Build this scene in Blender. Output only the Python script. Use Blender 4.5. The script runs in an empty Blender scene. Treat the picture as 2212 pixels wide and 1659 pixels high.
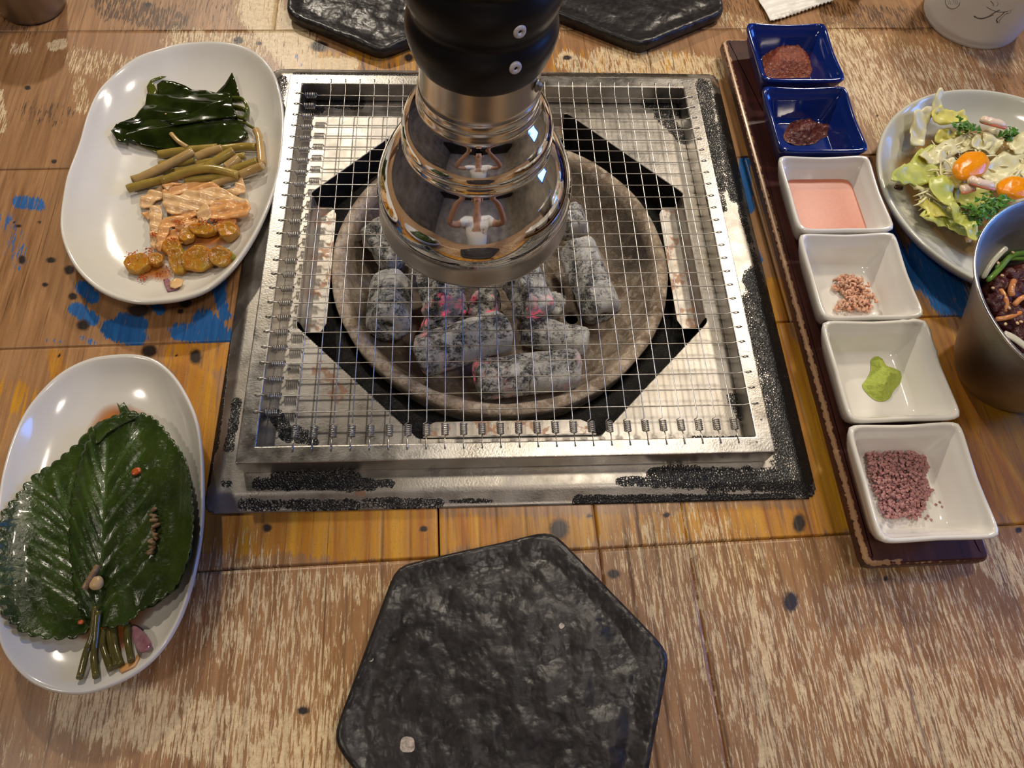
import bpy, bmesh, math, random
import numpy as np
from mathutils import Vector, Matrix, noise as mn
from mathutils.geometry import delaunay_2d_cdt
random.seed(7); RNG = np.random.default_rng(7)
PI = math.pi
C = bpy.context.scene.collection
SC = bpy.context.scene
# ------------------------------------------------------------------ camera
CAM = np.array([-0.0315, -0.3332, 0.445]); FPX = 1511.29
RM = np.array([[0.9980805606, -0.0398301799, 0.0474210002],
               [-0.0148605882, -0.8973969505, -0.4409737817],
               [0.0601195261, 0.4394226553, -0.8962663513]])
cd = bpy.data.cameras.new('camera'); cam = bpy.data.objects.new('camera', cd); C.objects.link(cam)
cd.sensor_width = 36; cd.lens = FPX / 2212 * 36; cd.clip_start = 0.01; cd.clip_end = 50
mw = Matrix.Identity(4)
for r in range(3):
    mw[r][0] = RM[0][r]; mw[r][1] = -RM[1][r]; mw[r][2] = -RM[2][r]; mw[r][3] = CAM[r]
cam.matrix_world = mw; SC.camera = cam
# ------------------------------------------------------------------ world, lights, exposure
SC.view_settings.view_transform = 'Standard'; SC.view_settings.look = 'None'
SC.view_settings.gamma = 1; SC.view_settings.use_curve_mapping = False
SC.view_settings.exposure = -0.85
W = bpy.data.worlds.new('world'); SC.world = W; W.use_nodes = True
W.node_tree.nodes['Background'].inputs[0].default_value = (.10, .085, .07, 1)
W.node_tree.nodes['Background'].inputs[1].default_value = 1.0
LAMPS = [  # location, size, power, colour
    ((-.62, 1.45, 1.25), .07, 27, (1, .88, .72)),
    ((.95, 1.0, 1.35), .16, 22, (1, .86, .70)),
    ((.36, .42, 1.80), .20, 17, (1, .88, .72)),
    ((-1.25, -.5, 1.65), .25, 11, (1, .88, .74)),
    ((.55, -.75, 1.9), .30, 14, (1, .88, .76)),
]
def area(loc, size, power, col, aim=(0, 0, 0)):
    l = bpy.data.lights.new('lamp_light', 'AREA'); l.shape = 'DISK'; l.size = size; l.energy = power; l.color = col
    o = bpy.data.objects.new('lamp_light', l); C.objects.link(o); o.location = loc
    o.rotation_euler = (Vector(aim) - Vector(loc)).to_track_quat('-Z', 'Y').to_euler()
    return o
for loc, s, p, c in LAMPS: area(loc, s, p, c)

# ------------------------------------------------------------------ pixel <-> place
def P(u, v, z=0.0):
    d = RM.T @ np.array([(u - 1106) / FPX, (v - 829.5) / FPX, 1.0]); t = (z - CAM[2]) / d[2]
    q = CAM + t * d; return (float(q[0]), float(q[1]), float(z))
def PRv(x, y, z=0.0):
    q = np.stack([x, y, np.zeros_like(x) + z], -1) - CAM; q = q @ RM.T
    return FPX * q[..., 0] / q[..., 2] + 1106, FPX * q[..., 1] / q[..., 2] + 829.5
def field(u, v, blobs):
    """blobs: (u1,v1,u2,v2,radius,strength) capsules; soft union"""
    out = np.zeros_like(u)
    for b in blobs:
        u1, v1, u2, v2, r = b[:5]; s = b[5] if len(b) > 5 else 1.0
        du, dv = u2 - u1, v2 - v1; L = du * du + dv * dv + 1e-9
        t = np.clip(((u - u1) * du + (v - v1) * dv) / L, 0, 1)
        d = np.hypot(u - u1 - t * du, v - v1 - t * dv)
        out = np.maximum(out, s * np.clip((1.35 - d / r) / .7, 0, 1))
    return out
# ------------------------------------------------------------------ object helpers
def tag(o, label=None, cat=None, group=None, kind=None):
    if label: o['label'] = label
    if cat: o['category'] = cat
    if group: o['group'] = group
    if kind: o['kind'] = kind
    return o
def empty(name, loc=(0, 0, 0), rz=0, **k):
    o = bpy.data.objects.new(name, None); C.objects.link(o); o.location = loc; o.rotation_euler = (0, 0, rz)
    o.empty_display_size = .01
    return tag(o, **k)
def link(name, me, parent=None, mat=None, smooth=True, loc=None, rot=None):
    if mat is not None and not me.materials: me.materials.append(mat)
    o = bpy.data.objects.new(name, me); C.objects.link(o)
    if parent is not None: o.parent = parent
    if loc is not None: o.location = loc
    if rot is not None: o.rotation_euler = rot
    if smooth and len(me.polygons):
        me.polygons.foreach_set('use_smooth', [True] * len(me.polygons))
    return o
def mesh(name, v, f):
    me = bpy.data.meshes.new(name); me.from_pydata([tuple(map(float, p)) for p in v], [], f); me.update(); return me
def attr(me, name, vals):
    a = me.attributes.new(name, 'FLOAT', 'POINT'); a.data.foreach_set('value', np.asarray(vals, dtype=np.float32))
def local(o, me):
    """meshes are written in world metres; shift them so the object sits at its own base"""
    return o
def np_grid(name, xs, ys, Z, keep=None):
    nx, ny = len(xs), len(ys)
    X, Y = np.meshgrid(xs, ys, indexing='ij')
    idx = np.arange(nx * ny).reshape(nx, ny)
    q = np.stack([idx[:-1, :-1], idx[1:, :-1], idx[1:, 1:], idx[:-1, 1:]], -1).reshape(-1, 4)
    if keep is not None: q = q[keep.reshape(-1)]
    used = np.zeros(nx * ny, bool); used[q.reshape(-1)] = True
    remap = np.cumsum(used) - 1; q = remap[q]
    V = np.stack([X, Y, Z], -1).reshape(-1, 3)[used]
    me = bpy.data.meshes.new(name)
    me.vertices.add(len(V)); me.vertices.foreach_set('co', V.astype(np.float32).reshape(-1))
    me.loops.add(len(q) * 4); me.loops.foreach_set('vertex_index', q.reshape(-1).astype(np.int32))
    me.polygons.add(len(q)); me.polygons.foreach_set('loop_start', np.arange(0, len(q) * 4, 4, dtype=np.int32))
    me.update(calc_edges=True); me.validate()
    return me, V
def lathe(profile, seg=64, cx=0, cy=0, dx=0.0, z0=0.0, close=False):
    """profile (r,z) list; dx = lean of the axis in x per metre above z0"""
    v, f = [], []; n = len(profile)
    for r, z in profile:
        for k in range(seg):
            a = 2 * PI * k / seg; v.append((cx + dx * (z - z0) + r * math.cos(a), cy + r * math.sin(a), z))
    m = n if close else n - 1
    for i in range(m):
        for k in range(seg):
            a = i * seg + k; b = i * seg + (k + 1) % seg; j = (i + 1) % n
            f.append((a, b, j * seg + (k + 1) % seg, j * seg + k))
    return v, f
def smooth_closed(pts, n):
    p = np.array(pts, float); m = len(p); seg = np.hypot(*(np.roll(p, -1, 0) - p).T[:2]); t = np.r_[0, np.cumsum(seg)]
    out = []
    for s in np.linspace(0, t[-1], n, endpoint=False):
        i = min(np.searchsorted(t, s, 'right') - 1, m - 1); u = (s - t[i]) / (seg[i] + 1e-12)
        a, b, c, d = p[(i - 1) % m], p[i], p[(i + 1) % m], p[(i + 2) % m]
        out.append(.5 * ((2 * b) + (-a + c) * u + (2 * a - 5 * b + 4 * c - d) * u * u + (-a + 3 * b - 3 * c + d) * u ** 3))
    return np.array(out)
def smooth_open(pts, n):
    p = np.array(pts, float); m = len(p); out = []
    for s in np.linspace(0, m - 1, n):
        i = min(int(s), m - 2); u = s - i
        a, b, c, d = p[max(i - 1, 0)], p[i], p[i + 1], p[min(i + 2, m - 1)]
        out.append(.5 * ((2 * b) + (-a + c) * u + (2 * a - 5 * b + 4 * c - d) * u * u + (-a + 3 * b - 3 * c + d) * u ** 3))
    return np.array(out)
def tube_vf(path, rad, sides=8, cap=True, flat=1.0):
    """path Nx3, rad scalar or list"""
    path = [Vector(p) for p in path]; n = len(path)
    if not hasattr(rad, '__len__'): rad = [rad] * n
    v, f = [], []; up = Vector((0, 0, 1)); prev = None
    for i, p in enumerate(path):
        t = (path[min(i + 1, n - 1)] - path[max(i - 1, 0)]).normalized()
        if prev is None:
            a = up if abs(t.z) < .9 else Vector((1, 0, 0)); s = t.cross(a).normalized()
        else:
            s = (prev - t * prev.dot(t)).normalized()
        prev = s; w = t.cross(s)
        for k in range(sides):
            an = 2 * PI * k / sides; v.append(p + (s * math.cos(an) + w * math.sin(an) * flat) * rad[i])
    for i in range(n - 1):
        for k in range(sides):
            a = i * sides + k; b = i * sides + (k + 1) % sides; f.append((a, b, b + sides, a + sides))
    if cap: f.append(tuple(range(sides))[::-1]); f.append(tuple(range((n - 1) * sides, n * sides)))
    return v, f
def merge(parts):
    V, F = [], []
    for v, f in parts:
        o = len(V); V += list(v); F += [tuple(i + o for i in q) for q in f]
    return V, F
def box_vf(x0, x1, y0, y1, z0, z1):
    v = [(x, y, z) for z in (z0, z1) for x, y in ((x0, y0), (x1, y0), (x1, y1), (x0, y1))]
    return v, [(3, 2, 1, 0), (4, 5, 6, 7), (0, 1, 5, 4), (1, 2, 6, 5), (2, 3, 7, 6), (3, 0, 4, 7)]
def bevel(me, w, seg=2, ang=.5):
    bm = bmesh.new(); bm.from_mesh(me)
    es = [e for e in bm.edges if len(e.link_faces) == 2 and e.calc_face_angle(0) > ang]
    bmesh.ops.bevel(bm, geom=es, offset=w, segments=seg, affect='EDGES', profile=.6); bm.to_mesh(me); bm.free(); me.update(); return me
def nz(x, y, z=0.0): return mn.noise(Vector((x, y, z)))
def fbm(x, y, z=0.0, o=3): return sum(mn.noise(Vector((x * 2 ** k, y * 2 ** k, z + 7 * k))) / 2 ** k for k in range(o))

# ------------------------------------------------------------------ material helpers
class NT:
    def __init__(s, name):
        s.m = bpy.data.materials.new(name); s.m.use_nodes = True; s.t = s.m.node_tree; s.n = s.t.nodes; s.l = s.t.links
        s.b = s.n['Principled BSDF']; s.co = None
    def coord(s):
        if s.co is None: s.co = s.n.new('ShaderNodeTexCoord').outputs['Object']
        return s.co
    def put(s, sock, val):
        if isinstance(val, (int, float)): sock.default_value = val
        elif isinstance(val, tuple): sock.default_value = val if len(val) == len(sock.default_value) else tuple(val) + (1,)
        else: s.l.new(val, sock)
    def map(s, sc, rot=(0, 0, 0)):
        m = s.n.new('ShaderNodeMapping'); s.l.new(s.coord(), m.inputs[0]); m.inputs['Scale'].default_value = sc; m.inputs['Rotation'].default_value = rot
        return m.outputs[0]
    def noise(s, scale, det=4, rough=.55, vec=None, dist=0):
        k = s.n.new('ShaderNodeTexNoise'); s.l.new(vec or s.coord(), k.inputs['Vector']); k.inputs['Scale'].default_value = scale
        k.inputs['Detail'].default_value = det; k.inputs['Roughness'].default_value = rough; k.inputs['Distortion'].default_value = dist
        return k.outputs['Fac']
    def vor(s, scale, feat='F1', vec=None, rnd=1):
        k = s.n.new('ShaderNodeTexVoronoi'); k.feature = feat; s.l.new(vec or s.coord(), k.inputs['Vector']); k.inputs['Scale'].default_value = scale
        k.inputs['Randomness'].default_value = rnd
        return k.outputs['Distance']
    def math(s, op, a, b=0.0, c=None, clamp=False):
        k = s.n.new('ShaderNodeMath'); k.operation = op; k.use_clamp = clamp; s.put(k.inputs[0], a); s.put(k.inputs[1], b)
        if c is not None: s.put(k.inputs[2], c)
        return k.outputs[0]
    def ramp(s, fac, a, b, ca=0.0, cb=1.0):
        k = s.n.new('ShaderNodeMapRange'); s.put(k.inputs['Value'], fac); k.inputs['From Min'].default_value = a; k.inputs['From Max'].default_value = b
        k.inputs['To Min'].default_value = ca; k.inputs['To Max'].default_value = cb; return k.outputs[0]
    def mix(s, f, a, b):
        k = s.n.new('ShaderNodeMix'); k.data_type = 'RGBA'; s.put(k.inputs[0], f); s.put(k.inputs[6], a); s.put(k.inputs[7], b); return k.outputs[2]
    def at(s, name):
        k = s.n.new('ShaderNodeAttribute'); k.attribute_name = name; return k.outputs['Fac']
    def bump(s, h, strength=.3, dist=.001, normal=None):
        k = s.n.new('ShaderNodeBump'); s.put(k.inputs['Height'], h); k.inputs['Strength'].default_value = strength; k.inputs['Distance'].default_value = dist
        if normal is not None: s.l.new(normal, k.inputs['Normal'])
        return k.outputs[0]
    def set(s, **k):
        names = dict(col='Base Color', rough='Roughness', metal='Metallic', nrm='Normal', coat='Coat Weight', coatr='Coat Roughness', sss='Subsurface Weight',
                     sssr='Subsurface Radius', ssss='Subsurface Scale', trans='Transmission Weight', ior='IOR', em='Emission Color', ems='Emission Strength', alpha='Alpha', spec='Specular IOR Level', aniso='Anisotropic')
        for a, v in k.items(): s.put(s.b.inputs[names[a]], v)
        return s.m
def plain(name, col, rough=.5, metal=0.0, var=.12, scale=60, bump=.15, bdist=.0005, **k):
    t = NT(name); n = t.noise(scale, 4)
    dark = tuple(max(0, c * (1 - var * 2)) for c in col); lite = tuple(min(1, c * (1 + var)) for c in col)
    t.set(col=t.mix(t.ramp(n, .3, .7), dark, lite), rough=rough, metal=metal, **k)
    if bump: t.set(nrm=t.bump(t.noise(scale * 3, 3), bump, bdist))
    return t.m

# wood of the table
def wood_mat():
    t = NT('worn_painted_wood')
    g = t.noise(1, 6, .62, t.map((260, 14, 1)), .6); g2 = t.noise(1, 4, .6, t.map((60, 5, 1)), 1.0)
    fl = t.noise(1, 6, .72, t.map((620, 60, 1)), .3); big = t.noise(14, 3); fine = t.noise(900, 3, .7)
    tone = t.at('tone'); pale = t.at('pale'); yel = t.at('yellow'); blu = t.at('blue'); knot = t.at('knot'); stain = t.at('stain'); gro = t.at('groove')
    c = t.mix(t.ramp(g, .32, .68), (.155, .070, .024), (.43, .230, .098))
    c = t.mix(t.math('MULTIPLY', t.ramp(g2, .4, .68), .55), c, (.52, .30, .145))
    c = t.mix(t.math('MULTIPLY', t.ramp(big, .45, .7), .40), c, (.30, .15, .06))
    c = t.mix(t.math('MULTIPLY', tone, .55), c, (.20, .09, .035))
    sm = t.ramp(t.math('ADD', stain, t.math('MULTIPLY', t.math('SUBTRACT', fl, .5), 2.2)), .5, .62)
    c = t.mix(sm, c, (.085, .040, .018))
    ym = t.ramp(t.math('ADD', yel, t.math('MULTIPLY', t.math('SUBTRACT', g, .5), 2.0)), .42, .62)
    ycol = t.mix(t.ramp(g2, .35, .65), (.34, .11, .010), (.60, .30, .012))
    c = t.mix(t.math('MULTIPLY', ym, t.ramp(t.noise(1, 5, .7, t.map((500, 22, 1)), .4), .36, .56, .45, .97)), c, ycol)
    pm = t.ramp(t.math('ADD', pale, t.math('MULTIPLY', t.math('SUBTRACT', fl, .5), 2.6)), .50, .60)
    c = t.mix(t.math('MULTIPLY', pm, t.ramp(t.noise(260, 4, .7), .3, .6, .45, .9)), c, (.74, .60, .37))
    bm_ = t.ramp(t.math('ADD', blu, t.math('MULTIPLY', t.math('SUBTRACT', fl, .5), 2.6)), .50, .58)
    c = t.mix(bm_, c, t.mix(t.ramp(g, .3, .7), (.008, .075, .26), (.02, .15, .44)))
    crack = t.ramp(t.noise(1, 3, .5, t.map((900, 9, 1)), .5), .30, .36, 1.0, 0.0)
    c = t.mix(t.math('MULTIPLY', crack, .7), c, (.07, .035, .015))
    c = t.mix(t.math('MULTIPLY', gro, .75), c, (.05, .022, .01))
    c = t.mix(t.math('MULTIPLY', t.ramp(fine, .56, .70), .40), c, (.10, .05, .02))
    km = t.ramp(t.math('ADD', knot, t.math('MULTIPLY', t.math('SUBTRACT', t.noise(400, 3), .5), .5)), .25, .75)
    c = t.mix(km, c, (.022, .013, .010))
    h = t.math('ADD', t.math('MULTIPLY', g, .6), t.math('ADD', t.math('MULTIPLY', pm, .5), t.math('MULTIPLY', gro, -1.5)))
    t.set(col=c, rough=t.ramp(fl, .3, .7, .34, .5), nrm=t.bump(h, .35, .0006), coat=.10, coatr=.2, spec=.4)
    return t.m
WOOD = wood_mat()
def steel_mat(name='worn_steel', coat=False, col=(.50, .475, .44), r0=.34, r1=.55, stretch=(1, 1, 1), rust=False):
    t = NT(name); n = t.noise(60, 5, .6, t.map(stretch)); n2 = t.noise(700, 3, .6, t.map(stretch)); n3 = t.noise(22, 4, .6)
    c = t.mix(t.ramp(n, .3, .7), tuple(x * .72 for x in col), col)
    c = t.mix(t.math('MULTIPLY', t.ramp(n3, .42, .62), .55), c, (.34, .30, .24))
    c = t.mix(t.math('MULTIPLY', t.ramp(n2, .62, .72), .4), c, (.2, .17, .13))
    metal = 1.0; rough = t.ramp(n, .3, .7, r0, r1); h = t.math('MULTIPLY', n2, .3)
    if rust:
        rs = t.ramp(t.math('ADD', t.at('rust'), t.math('MULTIPLY', t.math('SUBTRACT', t.noise(150, 4), .5), 1.4)), .5, .62)
        c = t.mix(t.math('MULTIPLY', rs, .7), c, (.33, .14, .05)); metal = t.math('SUBTRACT', 1.0, t.math('MULTIPLY', rs, .7))
    if coat:
        wv = t.n.new('ShaderNodeVectorMath'); wv.operation = 'MULTIPLY_ADD'; nn_ = t.n.new('ShaderNodeTexNoise'); nn_.inputs['Scale'].default_value = 500; t.l.new(t.coord(), nn_.inputs['Vector']); t.l.new(nn_.outputs['Color'], wv.inputs[0]); wv.inputs[1].default_value = (.0016, .0016, 0); t.l.new(t.coord(), wv.inputs[2]); d = t.vor(620, 'DISTANCE_TO_EDGE', wv.outputs[0]); a = t.at('coat')
        wob = t.math('ADD', t.math('MULTIPLY', t.math('SUBTRACT', t.noise(230, 4), .5), 1.0), t.math('MULTIPLY', t.math('SUBTRACT', t.noise(55, 3), .5), 1.1))
        th = t.math('ADD', a, wob)
        k = t.math('MULTIPLY', t.ramp(t.math('SUBTRACT', t.math('MULTIPLY', th, .46), d), .05, .09), t.ramp(th, .38, .44))
        c = t.mix(k, c, (.010, .010, .011))
        metal = t.math('MULTIPLY', metal, t.math('SUBTRACT', 1.0, k)) if not isinstance(metal, float) else t.math('SUBTRACT', 1.0, k)
        rough = t.math('ADD', t.math('MULTIPLY', rough, t.math('SUBTRACT', 1.0, k)), t.math('MULTIPLY', k, .30))
        h = t.math('ADD', h, t.math('MULTIPLY', k, t.math('ADD', .6, t.math('MULTIPLY', d, 1.5))))
    t.set(col=c, metal=metal, rough=rough, nrm=t.bump(h, .6, .0006))
    return t.m
PLATE = steel_mat('stainless_with_peeling_black_enamel', True, rust=True)
FRAME_M = steel_mat('brushed_frame_steel', False, (.55, .53, .50), .24, .42)
WIRE_M = plain('wire_steel', (.62, .59, .54), .30, 1.0, .15, 300, 0)
CHROME = None
def chrome():
    t = NT('polished_hood_steel'); n = t.noise(1, 3, .5, t.map((8, 8, 260)))
    a = t.at('brush')
    t.set(col=t.mix(a, (.80, .79, .78), (.60, .57, .52)), metal=1.0, rough=t.ramp(a, 0, 1, .05, .27), nrm=t.bump(t.math('MULTIPLY', n, a), .25, .0003))
    return t.m
CHROME = chrome()
RUBBER = plain('black_silicone', (.006, .006, .007), .36, 0, .1, 60, .05, spec=.3)
def pit_mat():
    t = NT('tarry_black_metal'); n = t.noise(160, 5, .7); s = t.noise(900, 2, .6)
    t.set(col=t.mix(t.ramp(n, .35, .7), (.003, .003, .003), (.010, .009, .008)), spec=.35, rough=t.ramp(s, .35, .65, .25, .75), nrm=t.bump(t.noise(420, 4, .7), .9, .0015)); return t.m
PIT = pit_mat()
def cast_mat():
    t = NT('ash_stained_cast_iron'); n = t.noise(28, 5, .65); n2 = t.noise(130, 5, .7); n3 = t.noise(600, 3)
    c = t.mix(t.ramp(n, .35, .65), (.15, .10, .065), (.42, .33, .24))
    c = t.mix(t.math('MULTIPLY', t.ramp(n2, .46, .6), .8), c, (.56, .48, .39))
    c = t.mix(t.math('MULTIPLY', t.at('soot'), t.ramp(n2, .3, .5)), c, (.03, .022, .016))
    c = t.mix(t.math('MULTIPLY', t.ramp(n3, .62, .7), .6), c, (.03, .02, .015))
    t.set(col=c, rough=.8, nrm=t.bump(t.math('ADD', n2, n3), .5, .0012)); return t.m
CAST = cast_mat()
def coal_mat():
    t = NT('ash_covered_charcoal'); n = t.noise(170, 6, .75, None, .8); n2 = t.noise(45, 4, .6); n3 = t.noise(700, 4, .7)
    m = t.math('ADD', t.math('MULTIPLY', n, .6), t.math('ADD', t.math('MULTIPLY', n2, .62), t.math('MULTIPLY', n3, .3)))
    ash = t.ramp(m, .67, .80)
    c = t.mix(ash, (.020, .020, .022), (.66, .65, .60))
    c = t.mix(t.math('MULTIPLY', t.ramp(n3, .35, .6), .30), c, (.40, .40, .39))
    g = t.math('MULTIPLY', t.at('glow'), t.ramp(t.noise(95, 4, .7), .52, .63))
    c = t.mix(g, c, (.5, .08, .10))
    t.set(col=c, rough=.92, nrm=t.bump(t.math('ADD', n, t.math('MULTIPLY', n3, .5)), .8, .0022), em=(1, .09, .16), ems=t.math('MULTIPLY', g, 1.3)); return t.m
COAL = coal_mat()
def slate():
    t = NT('black_glazed_stone'); n = t.noise(75, 2, .45); n2 = t.noise(190, 2, .4)
    t.set(col=t.mix(t.ramp(n2, .3, .7), (.011, .010, .010), (.026, .022, .022)), rough=t.ramp(n, .3, .7, .30, .42), nrm=t.bump(t.math('ADD', t.math('MULTIPLY', n, 1.0), t.math('MULTIPLY', n2, .3)), .5, .0040), spec=.4); return t.m
SLATE = slate()
def ceramic(name, col, rough=.12, speck=.1):
    t = NT(name); n = t.noise(30, 4); s = t.noise(1500, 2)
    c = t.mix(t.ramp(n, .3, .7), tuple(x * .94 for x in col), col)
    c = t.mix(t.math('MULTIPLY', t.ramp(s, .7, .8), speck), c, (.35, .30, .25))
    t.set(col=c, rough=rough, nrm=t.bump(t.noise(45, 2), .12, .0015), coat=.4, coatr=.06); return t.m
WHITE = ceramic('cream_glazed_stoneware', (.68, .655, .59), .16)
WHITE2 = ceramic('white_porcelain', (.76, .74, .69), .12, .0)
BLUE = ceramic('cobalt_glaze', (.006, .022, .17), .10, .0)
TRAY = NT('dark_lacquered_wood')
def tray_mat():
    t = TRAY; g = t.noise(1, 5, .6, t.map((140, 10, 60)), .6); e = t.at('wear')
    c = t.mix(t.ramp(g, .3, .7), (.030, .008, .006), (.085, .024, .017))
    w = t.ramp(t.math('ADD', e, t.math('MULTIPLY', t.math('SUBTRACT', t.noise(300, 4), .5), .9)), .5, .6)
    c = t.mix(w, c, (.42, .24, .12)); t.set(col=c, rough=.38, nrm=t.bump(g, .15, .0005), coat=.2, coatr=.2); return t.m
TRAY = tray_mat()
def food(name, col, col2, rough=.2, scale=120, bump=.35, bd=.001, sss=.15, ssr=(.006, .003, .0015), **k):
    t = NT(name); n = t.noise(scale, 4, .6, None, .5)
    t.set(col=t.mix(t.ramp(n, .35, .65), col2, col), rough=rough, nrm=t.bump(t.noise(scale * 2.2, 4), bump, bd), sss=sss, sssr=ssr, ssss=1.0, **k); return t.m
SEA = food('seaweed', (.024, .036, .005), (.007, .012, .002), .10, 40, .10, .0010, .05)
SEA2 = food('seaweed_olive', (.11, .12, .012), (.05, .065, .008), .12, 40, .12, .0010, .1)
STEM = food('garlic_stem', (.38, .27, .06), (.27, .19, .04), .18, 60, .15)
STEM2 = food('pale_garlic_stem', (.50, .33, .13), (.38, .25, .09), .18, 60, .15)
CAB = food('pickled_cabbage', (.74, .40, .17), (.66, .31, .10), .26, 50, .3, .0015, .25)
CAB2 = food('pale_cabbage', (.74, .50, .27), (.68, .40, .18), .26, 50, .3, .0015, .25)
CUKE = food('pickled_cucumber', (.42, .26, .03), (.46, .16, .014), .16, 90, .6, .0018, .2)
CUKEG = food('cucumber_skin', (.22, .25, .03), (.30, .26, .03), .15, 150, .3)
CHILI = food('chili_flake', (.45, .05, .01), (.6, .14, .02), .15, 300, .4)
ONION = food('red_onion', (.20, .06, .10), (.36, .20, .22), .2, 90, .2)
LEAFM = None
def leaf_mat():
    t = NT('perilla_leaf'); n = t.noise(35, 4, .6); n2 = t.vor(260, 'DISTANCE_TO_EDGE'); n3 = t.noise(420, 4, .65)
    c = t.mix(t.ramp(n, .35, .65), (.014, .028, .004), (.042, .070, .008)); c = t.mix(t.math('MULTIPLY', t.at('vein'), .6), c, (.07, .13, .03))
    t.set(col=c, rough=t.ramp(n3, .3, .7, .14, .34), nrm=t.bump(t.math('ADD', n3, t.math('MULTIPLY', n2, .8)), .30, .0010), coat=.35, coatr=.08); return t.m
LEAFM = leaf_mat()
LSTEM = food('perilla_stem', (.13, .11, .025), (.07, .06, .015), .2, 80, .2)
def liquid(name, col, alpha, rough=.03):
    t = NT(name); t.set(col=col, rough=rough, alpha=t.math('MULTIPLY', t.at('depth'), alpha), spec=.5); return t.m
SOY = liquid('soy_marinade', (.50, .16, .02), .85)
DRESS = liquid('dressing_pool', (.36, .20, .05), .8)
PASTE = food('soybean_paste', (.27, .055, .017), (.16, .030, .010), .16, 300, .7, .0015, .1)
PASTE2 = food('dark_chili_paste', (.13, .022, .012), (.07, .012, .007), .13, 220, .7, .0018, .08)
PINK = food('pink_sauce', (.52, .17, .10), (.48, .155, .09), .30, 300, .01, .0001, .03, spec=.25)
SHRIMP = food('salted_shrimp', (.72, .42, .30), (.62, .30, .20), .2, 250, .4, .0008, .3)
WASABI = food('wasabi', (.42, .50, .075), (.33, .41, .05), .5, 350, .8, .0012, .15)
SALT = food('pink_salt', (.50, .26, .25), (.36, .16, .165), .5, 500, .4, .0006, .25)
LET = food('lettuce_green', (.44, .50, .07), (.58, .60, .20), .34, 60, .4, .0012, .3)
LETY = food('lettuce_yellow', (.66, .56, .07), (.72, .64, .18), .34, 60, .4, .0012, .3)
LETP = food('lettuce_pale', (.76, .70, .44), (.70, .62, .32), .34, 60, .4, .0012, .3)
MAND = food('mandarin_flesh', (.90, .36, .01), (.85, .27, .005), .12, 420, .25, .0008, .35)
CRAB = food('crab_stick_white', (.80, .66, .55), (.76, .58, .46), .18, 90, .3, .001, .3)
CRABR = food('crab_stick_red', (.74, .20, .11), (.68, .28, .18), .18, 90, .3, .001, .3)
PARS = food('parsley', (.045, .17, .012), (.09, .25, .03), .25, 200, .4)
REDV = food('seasoned_leaf', (.045, .006, .006), (.09, .011, .008), .12, 200, .7, .002, .1)
SCAL = food('scallion', (.10, .22, .03), (.16, .30, .05), .18, 80, .2)
SCALW = food('scallion_white', (.62, .60, .46), (.55, .52, .40), .2, 80, .2)
SESAME = food('sesame', (.72, .50, .26), (.6, .4, .2), .3, 200, .2)
SHROOM = food('mushroom', (.36, .24, .13), (.24, .14, .07), .2, 200, .6)
ALU = steel_mat('brushed_aluminium', False, (.46, .44, .41), .30, .46, (1, 1, 14))
PAPER = plain('white_wrapper', (.80, .79, .77), .4, 0, .03, 80, .25, .001)
def plastic():
    t = NT('frosted_plastic'); t.set(col=(.80, .79, .77), rough=.35, trans=.35, ior=1.3, nrm=t.bump(t.noise(25, 2), .2, .002)); return t.m
PLASTIC = plastic()
INK = plain('grey_ink', (.12, .12, .125), .5, 0, .1, 60, 0)
DARKW = plain('walnut_cup', (.035, .022, .018), .4)
# ------------------------------------------------------------------ the room (seen in the hood's reflections)
WALLM = plain('warm_plaster', (.30, .24, .18), .8, 0, .25, 2.5, .1)
WALLL = plain('pale_plaster', (.74, .64, .52), .7, 0, .2, 2.5, .1)
WALLD = plain('dark_panelling', (.055, .042, .036), .6, 0, .35, 3, .1)
FLOORM = plain('brown_floor', (.07, .055, .045), .5, 0, .3, 5, .1)
def room_box(name, b, m):
    o = link(name, mesh(name, *box_vf(*b)), None, m, False); o['kind'] = 'structure'; return o
FZ = -.76
room_box('floor', (-2.6, 2.6, -2.8, 3.2, FZ - .1, FZ), FLOORM)
room_box('ceiling', (-2.6, 2.6, -2.8, 3.2, 1.95, 2.05), WALLD)
room_box('wall_left', (-2.7, -2.6, -2.8, 3.2, FZ, 1.95), WALLM)
room_box('wall_back', (-2.6, 2.6, 3.2, 3.3, FZ, 1.95), WALLD)
room_box('wall_front', (-2.6, 2.6, -2.9, -2.8, FZ, 1.95), WALLL)
# right wall around a window
for b in ((2.6, 2.7, -2.8, -.20, FZ, 1.95), (2.6, 2.7, .45, 3.2, FZ, 1.95), (2.6, 2.7, -.20, .45, FZ, .35), (2.6, 2.7, -.20, .45, 1.65, 1.95)):
    room_box('wall_right', b, WALLL)
wf = empty('window_1', (2.6, .12, 1.0), kind='structure')
DAY = NT('evening_daylight'); DAY.set(col=(.02, .05, .1), em=(.08, .28, 1.0), ems=24.0)
link('window_frame', mesh('wf', *merge([box_vf(-.03, .05, -.32, -.28, -.65, .65), box_vf(-.03, .05, .29, .33, -.65, .65), box_vf(-.03, .05, -.28, .29, -.65, -.6), box_vf(-.03, .05, -.28, .29, .6, .65), box_vf(-.02, .04, -.28, .29, -.02, .02)])), wf, WALLD, False)
link('pane', mesh('pane', *box_vf(.05, .06, -.28, .29, -.6, .6)), wf, DAY.m, False)
GLOWM = NT('lamp_glow'); GLOWM.set(col=(1, .9, .75), em=(1, .82, .6), ems=14)
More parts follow.
